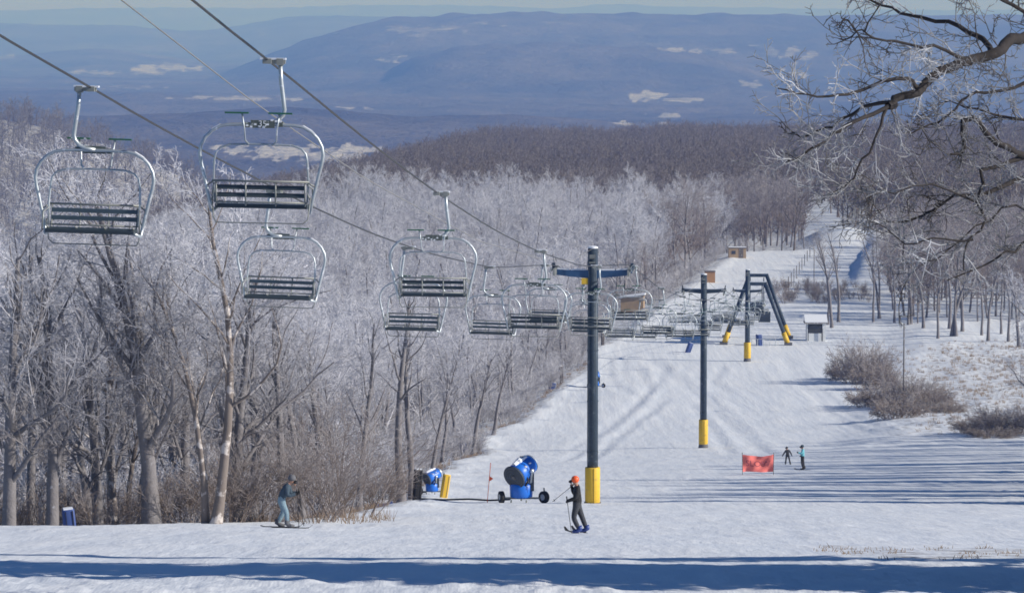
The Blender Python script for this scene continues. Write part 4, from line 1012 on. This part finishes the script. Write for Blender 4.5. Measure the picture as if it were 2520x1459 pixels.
# ------------------------------------------------------------------ snow guns
def snow_gun(label, X, Y, aim, sc=1.0, tilt=28, rz=0):
    t = thing('snow_gun', label, 'snow gun', (X, Y, HZ(X, Y)), rz, 'fan snow guns'); t.scale = (sc,) * 3
    a = math.radians(tilt); ax = Vector((math.cos(aim) * math.cos(a), math.sin(aim) * math.cos(a), math.sin(a)))
    c = Vector((.05, 0, 1.62))
    b = MB(); b.tube([c - ax * .62, c - ax * .55, c - ax * .2, c + ax * .35, c + ax * .62, c + ax * .66], [.50, .56, .55, .50, .45, .40], 22); bo = b.build('barrel', 'gun_blue', t, True)
    g = MB(); g.tube([c - ax * .76, c - ax * .70, c - ax * .625], [.60, .62, .57], 24); go = g.build('fan_grille', 'grille', bo)
    k = MB()
    for q in (.14, .26, .38, .5):
        e1 = ax.orthogonal().normalized(); e2 = ax.cross(e1)
        k.tube([c - ax * .765 + (e1 * math.cos(i / 16 * 6.283) + e2 * math.sin(i / 16 * 6.283)) * q for i in range(17)], .012, 4)
    k.tube([c - ax * .76, c - ax * .80], .10, 10); k.build('grille_ring', 'concrete', go)
    nz = MB(); nz.tube([c + ax * .67, c + ax * .78], [.47, .44], 22); nz.build('nozzle_ring', 'steel', bo)
    sn = MB(); up = (Vector((0, 0, 1)) - ax * ax.z).normalized()
    sn.tube([c + ax * -.5 + up * .53, c + up * .535, c + ax * .5 + up * .47], [.13, .17, .10], 8); sn.build('snow_cap', 'frost', bo)
    sdv = Vector((-math.sin(aim), math.cos(aim), 0)) * -1
    for q, rr_ in ((-.18, .10), (.2, .07)):
        cc = c + ax * q + (sdv * .8 + up * .6).normalized() * .545
        dm = MB(); dm.ball(cc, rr_, 10, 6, (1, .6, .6)); dm.build('decal', 'white_paint', bo, True)
    lm = MB(); lm.box(c + up * .62 + ax * .2, (.18, .10, .10)); lm.build('work_lamp', 'black', bo)
    y = MB()
    for s in (-1, 1):
        sd = Vector((-math.sin(aim), math.cos(aim), 0)) * s * .60; y.tube([c + sd, c + sd * .9 + Vector((0, 0, -.55)), Vector((.05, 0, .95)) + sd * .5], .055, 6)
    y.ball(c + Vector((-math.sin(aim), math.cos(aim), 0)) * (-.60), .12); y.build('yoke', 'steel', t)
    d = MB(); d.tube([(.0, 0, .28), (.0, 0, .34), (.0, 0, .92), (.0, 0, .98)], [.50, .56, .58, .50], 20); dr = d.build('base_drum', 'gun_blue', t, True)
    p = MB(); p.box((.50, -.18, 1.05), (.26, .30, .85)); p.build('control_box', 'grille', t)
    v = MB(); v.tube([(.2, -.5, .9), (.35, -.6, 1.2), (.2, -.5, 1.45)], .05, 6); v.tube([(.0, -.52, 1.0), (.1, -.62, 1.2), (.15, -.5, 1.4)], .04, 6); v.build('hose', 'rubber', t, True)
    gh = MB(); gh.tube([(-.1, .45, .5), (-.6, .7, .08), (-1.6, .6, .05), (-2.6, 1.2, .04), (-3.8, .9, .04), (-5.2, 1.6, .0)], .045, 7); gh.build('supply_hose', 'rubber', t, True)
    ch = MB(); ch.box((.0, 0, .24), (2.1, .09, .09)); ch.box((0, 0, .22), (.10, 1.3, .08)); ch.tube([(1.15, 0, .25), (1.12, 0, .75)], .04, 6); ch.tube([(-.5, -.4, .2), (-.5, -.4, 0)], .04, 6); ch.tube([(.25, -.5, .2), (.25, -.5, 0)], .04, 6); ch.build('chassis', 'steel_old', t)
    for x, rzw in ((-.98, .35), (1.12, .8)):
        w = bpy.data.objects.new('wheel', None); COL.objects.link(w); w.parent = t; w.location = (x, -.1, .30); w.rotation_euler = (0, 0, rzw)
        m = MB(); m.tube([(-.11, 0, 0), (-.085, 0, 0), (.085, 0, 0), (.11, 0, 0)], [.25, .30, .30, .25], 18); m.build('tyre', 'rubber', w, True)
        m = MB(); m.tube([(-.118, 0, 0), (.118, 0, 0)], .15, 14); m.build('rim', 'steel', w)
    return t
snow_gun('large bright blue fan snow gun on wheels beside the nearest tower', PX(1283, 206), 206, math.radians(52), 1.08, 24)
snow_gun('blue snow gun half hidden behind the leaning yellow pad', PX(1062, 226), 226, math.radians(35), .66, 22)
snow_gun('small far snow gun with wheels showing on both sides of the nearest tower', PX(1466, 505), 505, math.radians(80), .95, 25)

# ------------------------------------------------------------------ small slope furniture
def pad_post(name, label, cat, px, Y, w, d, h, mat, lean=(0, 0), flat=False):
    X = PX(px, Y); t = thing(name, label, cat, (X, Y, HZ(X, Y)), 0); t.rotation_euler = (lean[1], lean[0], .2)
    m = MB(); n = 14
    ring = []
    zs = [(-.1, .94), (.04, 1), (h * .5, 1.03), (h - .04, 1), (h, .92)]
    vs = []; fs = []
    for z, k in zs:
        for i in range(n):
            an = 6.283 * i / n; cx = abs(math.cos(an)) ** .5 * math.copysign(1, math.cos(an)); sy = abs(math.sin(an)) ** .5 * math.copysign(1, math.sin(an))
            vs.append((cx * w / 2 * k, sy * d / 2 * k, z))
    for j in range(len(zs) - 1):
        for i in range(n): fs.append((j * n + i, j * n + (i + 1) % n, (j + 1) * n + (i + 1) % n, (j + 1) * n + i))
    fs.append(tuple(range((len(zs) - 1) * n, len(zs) * n))); m.add(vs, fs)
    m.build('padding', mat, t, True)
    s = MB(); s.box((w * .30, -d / 2 - .012, h * .5), (.03, .02, h * .9)); s.box((-w * .25, -d / 2 - .012, h * .5), (.02, .02, h * .9)); s.build('strap', 'black' if mat != 'yellow_pad' else 'wood_tan', t)
    c = MB(); c.box((0, 0, h + .025), (w * .75, d * .75, .05)); c.build('snow_cap', 'frost', t)
    return t
pad_post('blue_pad', 'tall blue safety pad standing among the trees at far left', 'safety pad', 166, 129.5, .42, .35, .88, 'mat_blue', (-.10, .05))
pad_post('yellow_pad', 'leaning yellow safety pad in front of the second snow gun', 'safety pad', 1090, 214, .42, .35, 1.32, 'yellow_pad', (.16, 0))
pad_post('dark_pad', 'dark wrapped post behind the paired straight trunks', 'safety pad', 1024, 211, .48, .4, 1.65, 'black', (.06, 0))
pad_post('marker_post', 'dark marker post beside the leaning trees on the left bank', 'post', 1177, 378, .38, .3, 1.45, 'wood_grey', (0, 0))
pad_post('marker_post', 'leaning dark post left of the far snow gun', 'post', 1383, 512, .5, .4, 2.3, 'wood_grey', (-.06, 0))
pad_post('blue_pad', 'small blue pad low on the bank left of the leaning dark post', 'safety pad', 1357, 505, .75, .5, .95, 'mat_blue', (.3, 0))
pad_post('blue_pad', 'small blue pad beside the marker post on the left bank', 'safety pad', 1140, 385, .55, .4, .95, 'mat_blue', (.1, 0))
pad_post('blue_barrel', 'blue barrel beneath the lift terminal', 'barrel', 1871, 588, .9, .8, 1.7, 'mat_blue', (-.06, 0))
pad_post('blue_pad', 'leaning blue pad behind the hanging chairs left of the middle tower', 'safety pad', 1694, 575, .8, .5, 1.5, 'mat_blue', (.35, 0))
pad_post('dark_post', 'short dark post just right of the nearest tower, below chairs', 'post', 1484, 585, .5, .4, 1.9, 'wood_grey', (0, 0))
X = PX(943, 202); bm_ = thing('blue_mat', 'snow-dusted blue mat lying at the foot of the straight trunks', 'mat', (X, 202, HZ(X, 202)), .2)
m = MB(); m.box((0, 0, .16), (.85, .7, .22), (.1, -.12, 0)); m.build('padding', 'mat_blue', bm_)
m = MB(); m.box((-.05, .05, .285), (.7, .5, .04), (.1, -.12, 0)); m.build('snow_cap', 'frost', bm_)
X = PX(1198, 206); fl = thing('flag_pole', 'thin leaning pole with a small orange flag left of the snow gun', 'flag', (X, 206, HZ(X, 206)))
MB().tube([(0, 0, -.2), (.10, 0, 1.0), (.20, 0, 2.15)], .018, 6).build('pole', 'orange', fl)
m = MB()
for i in range(4):
    x0 = .11 + i * .05; m.add([(x0, .02 * math.sin(i * 2), 1.15 + .03 * i), (x0 + .05, .02 * math.sin(i * 2 + 2), 1.17 + .03 * i), (x0 + .05, .02 * math.sin(i * 2 + 2), 1.42 - .03 * i), (x0, .02 * math.sin(i * 2), 1.45 - .03 * i)], [(0, 1, 2, 3)])
m.build('flag', 'orange', fl)

def banner():
    Y = 272; X = PX(1869, Y); t = thing('slow_banner', 'red cloth banner with dark lettering strung between two poles', 'banner', (X, Y, HZ(X, Y)), 0)
    w, h, z0 = 2.12, 1.22, .22; nx, nz = 24, 12; v = []; f = []
    def surf(a, b):
        x = -w / 2 + w * a; sag = .12 * math.sin(math.pi * a) * b
        return Vector((x + .05 * b * (a - .5), .05 * math.sin(a * 9 + b * 4) + .035 * math.sin(a * 17 - b * 6), z0 + h * b - sag + .02 * math.sin(a * 7)))
    m = MB()
    for off in (0.0, .012):
        for j in range(nz + 1):
            for i in range(nx + 1): v.append(surf(i / nx, j / nz) + Vector((0, off, 0)))
    N = (nx + 1) * (nz + 1)
    for j in range(nz):
        for i in range(nx):
            a = j * (nx + 1) + i; f.append((a, a + 1, a + nx + 2, a + nx + 1)); f.append((N + a, N + a + nx + 1, N + a + nx + 2, N + a + 1))
    m.add(v, f); cl = m.build('cloth', 'banner_red', t, True)
    me = text_mesh('SLOW', .62, 'banner_text', .0)
    for vert in me.vertices:
        a = .5 + vert.co.x / w; b = .5 + vert.co.y / h; q = surf(a, b); vert.co = q + Vector((0, -.012, .0))
    link('lettering', me, cl)
    for s in (-1, 1): MB().tube([(s * (w / 2 + .02), 0, -.3), (s * (w / 2 + .05), 0, 1.6)], .022, 6).build('pole', 'wood_grey', t)
banner()

def lamp_pole(label, px, Y, h, r=.08, big=True):
    X = PX(px, Y); t = thing('lamp_pole', label, 'lamp', (X, Y, HZ(X, Y)), 0, 'lamp poles by the slope')
    MB().tube([(0, 0, -.3), (0, 0, h)], [r, r * .7], 8).build('pole', 'wood_grey', t)
    m = MB(); m.tube([(0, 0, h - .1), (-.35, 0, h + .05)], .04, 5); m.build('arm', 'steel_old', t)
    m = MB(); m.tube([(-.30, -.1, h + .05), (-.38, -.25, h - .02), (-.42, -.40, h - .14)], [.10, .20, .26], 10); m.build('lamp_head', 'white_paint', t)
lamp_pole('slim lamp pole rising from the brambles at right', 2228, 452, 9.6, .10)
lamp_pole('tall lamp pole behind the yellowish hut at the far crest', 1828, 845, 5.0, .07)
lamp_pole('smaller lamp pole farther right of the yellowish hut', 1856, 905, 4.6, .07)
lamp_pole('lamp pole among bare trees left of the hut row', 2005, 700, 8.0, .08)
fc = thing('fence', 'line of upright posts on the snow behind the lift terminal', 'fence', (PX(1936, 690), 690, HZ(PX(1936, 690), 690)))
for i in range(10):
    Y = 690 + i * 13; px = 1936 + i * 6.5; X = PX(px, Y); l = Vector((X, Y, HZ(X, Y))) - fc.location
    MB().tube([l + Vector((0, 0, -.3)), l + Vector((0, 0, 2.7 - .06 * i))], .075, 6).build('post', 'wood_grey', fc)

# ------------------------------------------------------------------ people
def skin_body(name, J, E, rad, mat_of, mats, parent):
    """one continuous body grown from a jointed skeleton; mat_of maps an edge to a material slot"""
    keys = list(J); me = bpy.data.meshes.new(name)
    me.from_pydata([J[k] for k in keys], [(keys.index(a), keys.index(b)) for a, b in E], [])
    o = bpy.data.objects.new(name, me); COL.objects.link(o)
    sk = o.modifiers.new('skin', 'SKIN'); sk.use_smooth_shade = True
    for i, k in enumerate(keys):
        me.skin_vertices[0].data[i].radius = (rad[k], rad[k]) if not isinstance(rad[k], tuple) else rad[k]
        me.skin_vertices[0].data[i].use_root = (k == 'pelvis')
    ss = o.modifiers.new('sub', 'SUBSURF'); ss.levels = 2; ss.render_levels = 2
    bpy.context.view_layer.update()
    m2 = bpy.data.meshes.new_from_object(o.evaluated_get(bpy.context.evaluated_depsgraph_get()))
    bpy.data.objects.remove(o)
    m2.materials.clear()
    for m in mats: m2.materials.append(MATS[m])
    segs = [(Vector(J[a]), Vector(J[b]), mat_of(a, b)) for a, b in E]
    for p in m2.polygons:
        best = 1e9
        for a, b, s in segs:
            d = b - a; t = max(0, min(1, (p.center - a).dot(d) / d.length_squared)); q = (p.center - a - d * t).length
            if q < best: best = q; p.material_index = s
        p.use_smooth = True
    return link(name, m2, parent)
EDG = [('pelvis', 'belly'), ('belly', 'chest'), ('chest', 'neck'), ('neck', 'head'), ('head', 'crown'),
       ('chest', 'shl'), ('shl', 'ell'), ('ell', 'wrl'), ('wrl', 'hal'), ('chest', 'shr'), ('shr', 'elr'), ('elr', 'wrr'), ('wrr', 'har'),
       ('pelvis', 'hil'), ('hil', 'knl'), ('knl', 'anl'), ('anl', 'tol'), ('pelvis', 'hir'), ('hir', 'knr'), ('knr', 'anr'), ('anr', 'tor')]
RAD = dict(pelvis=(.175, .15), belly=(.175, .15), chest=(.20, .16), neck=.065, head=.095, crown=.075, shl=.105, ell=.08, wrl=.06, hal=.045, shr=.105, elr=.08, wrr=.06, har=.045,
           hil=.12, knl=.088, anl=.075, tol=.05, hir=.12, knr=.088, anr=.075, tor=.05)
def mat_of(a, b):
    s = {a, b}
    if s & {'head', 'crown'}: return 2
    if s & {'tol', 'tor'}: return 3
    if s & {'hal', 'har'}: return 4
    if s & {'hil', 'hir', 'knl', 'knr', 'anl', 'anr'}: return 1
    return 0
def skier(label, loc, J, mats, helmet, face, sc=1.0, ski_dir=None, poles=(), boot='boot_blue', ski_len=1.65, rz=0):
    t = thing('person', label, 'person', loc, rz, 'skiers on the slope'); t.scale = (sc,) * 3
    skin_body('body', J, EDG, RAD, mat_of, mats, t)
    hd = Vector(J['head']).lerp(Vector(J['crown']), .5); f = Vector(face).normalized()
    m = MB(); m.ball(hd + Vector((0, 0, .03)) - f * .015, .125, 14, 10, (1, 1, .95)); hm = m.build('helmet', helmet, t, True)
    g = MB(); sd = f.cross(Vector((0, 0, 1))).normalized()
    g.tube([hd + f * .10 + sd * .11 + Vector((0, 0, -.02)), hd + f * .145 + sd * .05 + Vector((0, 0, -.02)), hd + f * .145 - sd * .05 + Vector((0, 0, -.02)), hd + f * .10 - sd * .11 + Vector((0, 0, -.02))], .042, 8); g.build('goggles', 'black', t, True)
    nz = MB(); nz.ball(hd + f * .115 + Vector((0, 0, -.075)), .028); nz.ball(hd + f * .085 + Vector((0, 0, -.125)), .04, 8, 6, (1, 1, .6)); nz.build('face', 'skin', t, True)
    for s in ('l', 'r'):
        a = Vector(J['an' + s]); b = Vector(J['to' + s]); d = (b - a); d.z = 0; d.normalize()
        m = MB(); m.tube([a + Vector((0, 0, .12)), a + Vector((0, 0, .02)) - d * .02, a + Vector((0, 0, -.05)) + d * .08, a + Vector((0, 0, -.065)) + d * .22], [.085, .085, .07, .05], 10); m.build('ski_boot', boot, t, True)
        if ski_dir is not None:
            q = Vector(ski_dir).normalized(); side = Vector((-q.y, q.x, 0)); o = a + d * .06; o.z = .012; pts = []
            k = MB(); n = 12; vs = []; fs = []
            for i in range(n + 1):
                u = -.5 + i / n; z = .0 + (.10 * max(0, (u - .38) / .12) ** 2) + .03 * max(0, (-u - .44) / .06) ** 2
                w = .042 + .018 * (2 * abs(u)) ** 2 - (.03 if i == n else 0)
                c = o + q * (u * ski_len + .06); c.z += z
                vs += [c + side * w, c - side * w, c - side * w + Vector((0, 0, .014)), c + side * w + Vector((0, 0, .014))]
            for i in range(n):
                for e in range(4): fs.append((i * 4 + e, i * 4 + (e + 1) % 4, i * 4 + 4 + (e + 1) % 4, i * 4 + 4 + e))
            fs += [(0, 1, 2, 3), (n * 4 + 3, n * 4 + 2, n * 4 + 1, n * 4)]
            k.add(vs, fs); k.box(o + Vector((0, 0, .035)), (.09, .09, .05)); k.build('ski', 'black', t)
        # gloved hand: palm, four curled fingers, thumb
        w = Vector(J['wr' + s]); h = Vector(J['ha' + s]); d = (h - w).normalized(); pr = d.cross(Vector((0, 0, 1)))
        pr = pr.normalized() if pr.length > .1 else Vector((1, 0, 0)); dn = pr.cross(d).normalized() * -1
        m = MB(); m.tube([w, w + d * .05, h], [.046, .052, .045], 8)
        for i in range(4):
            b0 = h + Vector((0, 0, -.030 + .020 * i)); L = (.055, .065, .068, .05)[i]
            m.tube([b0, b0 + d * L * .6 + pr * .008, b0 + d * L * .65 + pr * .045, b0 + d * L * .15 + pr * .05], [.013, .012, .011, .009], 6)
        tb = w + d * .035 + Vector((0, 0, .04)); m.tube([tb, tb + d * .03 + pr * .03 + Vector((0, 0, .015)), tb + d * .06 + pr * .05], [.015, .013, .010], 6)
        m.build('glove', 'black', t, True)
    for i, (a, b, lab) in enumerate(poles):
        M = Matrix.Rotation(rz, 3, 'Z'); A = Vector(loc) + M @ (Vector(a) * sc); B = Vector(loc) + M @ (Vector(b) * sc)
        p = thing('ski_pole', lab, 'ski pole', B, 0); D = A - B; u = D.normalized()
        MB().tube([(0, 0, 0), D], .010, 6).build('shaft', 'black', p)
        MB().tube([D - u * .02, D + u * .13], [.018, .02], 8).build('handle', 'rubber', p)
        m = MB(); e1 = u.orthogonal().normalized(); e2 = u.cross(e1); m.tube([u * .07, u * .078], [.045, .045], 10); m.build('basket', 'rubber', p)
    return t
Y = 120.0; X = PX(1421, Y)
J = dict(pelvis=(-.01, 0, .92), belly=(.01, 0, 1.08), chest=(.02, .01, 1.36), neck=(-.01, 0, 1.50), head=(-.06, -.01, 1.60), crown=(-.085, -.01, 1.72),
         shl=(.02, -.17, 1.40), ell=(-.04, -.24, 1.13), wrl=(-.25, -.22, 1.06), hal=(-.31, -.21, 1.03), shr=(.00, .17, 1.42), elr=(-.10, .26, 1.20), wrr=(-.14, .20, 1.38), har=(-.16, .18, 1.44),
         hil=(-.02, -.10, .86), knl=(-.11, -.10, .50), anl=(.07, -.10, .13), tol=(-.10, -.10, .06), hir=(.02, .10, .86), knr=(.16, .10, .50), anr=(.30, .08, .13), tor=(.14, .10, .06))
skier('skier in black with bright orange helmet beside the nearest tower', (X, Y, HZ(X, Y)), J, ['black', 'grey_cloth', 'skin', 'boot_blue', 'black'], 'orange', (-1, .25, -.12), 1.0, (-.42, .9, 0),
      [((-.31, -.21, 1.06), (-.17, -.30, .02), 'ski pole planted in the snow by the orange-helmeted skier'), ((-.17, .18, 1.45), (-.76, .25, .96), 'ski pole held out forward by the orange-helmeted skier')], 'boot_blue', 1.7)
Y = 122.0; X = PX(694, Y)
J = dict(pelvis=(-.08, 0, .90), belly=(-.02, 0, 1.04), chest=(.10, .01, 1.28), neck=(.19, 0, 1.40), head=(.26, 0, 1.48), crown=(.30, 0, 1.60),
         shl=(.12, -.18, 1.31), ell=(.14, -.24, 1.04), wrl=(.37, -.20, 1.09), hal=(.43, -.18, 1.10), shr=(.13, .17, 1.32), elr=(.22, .24, 1.06), wrr=(.42, .20, 1.08), har=(.48, .18, 1.09),
         hil=(-.08, -.10, .84), knl=(.10, -.11, .52), anl=(.13, -.11, .13), tol=(.30, -.11, .06), hir=(-.08, .10, .84), knr=(.0, .12, .52), anr=(-.19, .12, .13), tor=(-.02, .12, .06))
skier('stooping skier in teal jacket and pale blue trousers at left', (X, Y, HZ(X, Y)), J, ['teal_cloth', 'ice_cloth', 'skin', 'concrete', 'black'], 'concrete', (.8, -.1, -.55), 1.0, (1, -.12, 0),
      [((.44, -.18, 1.12), (.50, -.26, .02), 'near ski pole upright in front of the stooping skier'), ((.49, .18, 1.11), (.62, .30, .02), 'far ski pole in front of the stooping skier')], 'concrete', 1.35)
Y = 284.0; X = PX(1979, Y)
J = dict(pelvis=(0, 0, .92), belly=(.01, 0, 1.08), chest=(.02, 0, 1.36), neck=(0, 0, 1.50), head=(-.02, 0, 1.60), crown=(-.04, 0, 1.72),
         shl=(.02, -.18, 1.40), ell=(-.10, -.26, 1.20), wrl=(-.32, -.24, 1.26), hal=(-.38, -.23, 1.27), shr=(.03, .18, 1.40), elr=(.08, .24, 1.12), wrr=(-.08, .24, .98), har=(-.13, .23, .96),
         hil=(-.02, -.10, .86), knl=(-.04, -.10, .50), anl=(.06, -.10, .13), tol=(-.10, -.10, .06), hir=(.02, .10, .86), knr=(.06, .10, .50), anr=(.14, .10, .13), tor=(-.02, .10, .06))
skier('far skier in light blue jacket and dark trousers right of the red banner', (X, Y, HZ(X, Y)), J, ['cyan_cloth', 'black', 'skin', 'black', 'black'], 'teal_cloth', (-1, -.2, 0), 1.04, (-.9, .4, 0), [], 'black', 1.2)
Y = 306.0; X = PX(1942, Y)
J = dict(pelvis=(0, 0, .92), belly=(0, 0, 1.08), chest=(-.02, 0, 1.36), neck=(-.05, 0, 1.50), head=(-.08, -.02, 1.60), crown=(-.09, -.02, 1.72),
         shl=(-.18, -.02, 1.38), ell=(-.36, -.06, 1.12), wrl=(-.50, -.10, .90), hal=(-.54, -.11, .85), shr=(.16, .02, 1.38), elr=(.34, .0, 1.12), wrr=(.42, -.05, .90), har=(.44, -.06, .85),
         hil=(-.10, 0, .86), knl=(-.15, -.03, .50), anl=(-.20, 0, .13), tol=(-.22, -.16, .06), hir=(.10, 0, .86), knr=(.18, -.03, .50), anr=(.26, 0, .13), tor=(.30, -.16, .06))
skier('small dark-clad skier with arms held out next to the red banner', (X, Y, HZ(X, Y)), J, ['grey_cloth', 'grey_cloth', 'skin', 'black', 'black'], 'black', (-.5, -.8, -.1), .78, (.1, 1, 0), [], 'black', 1.2)
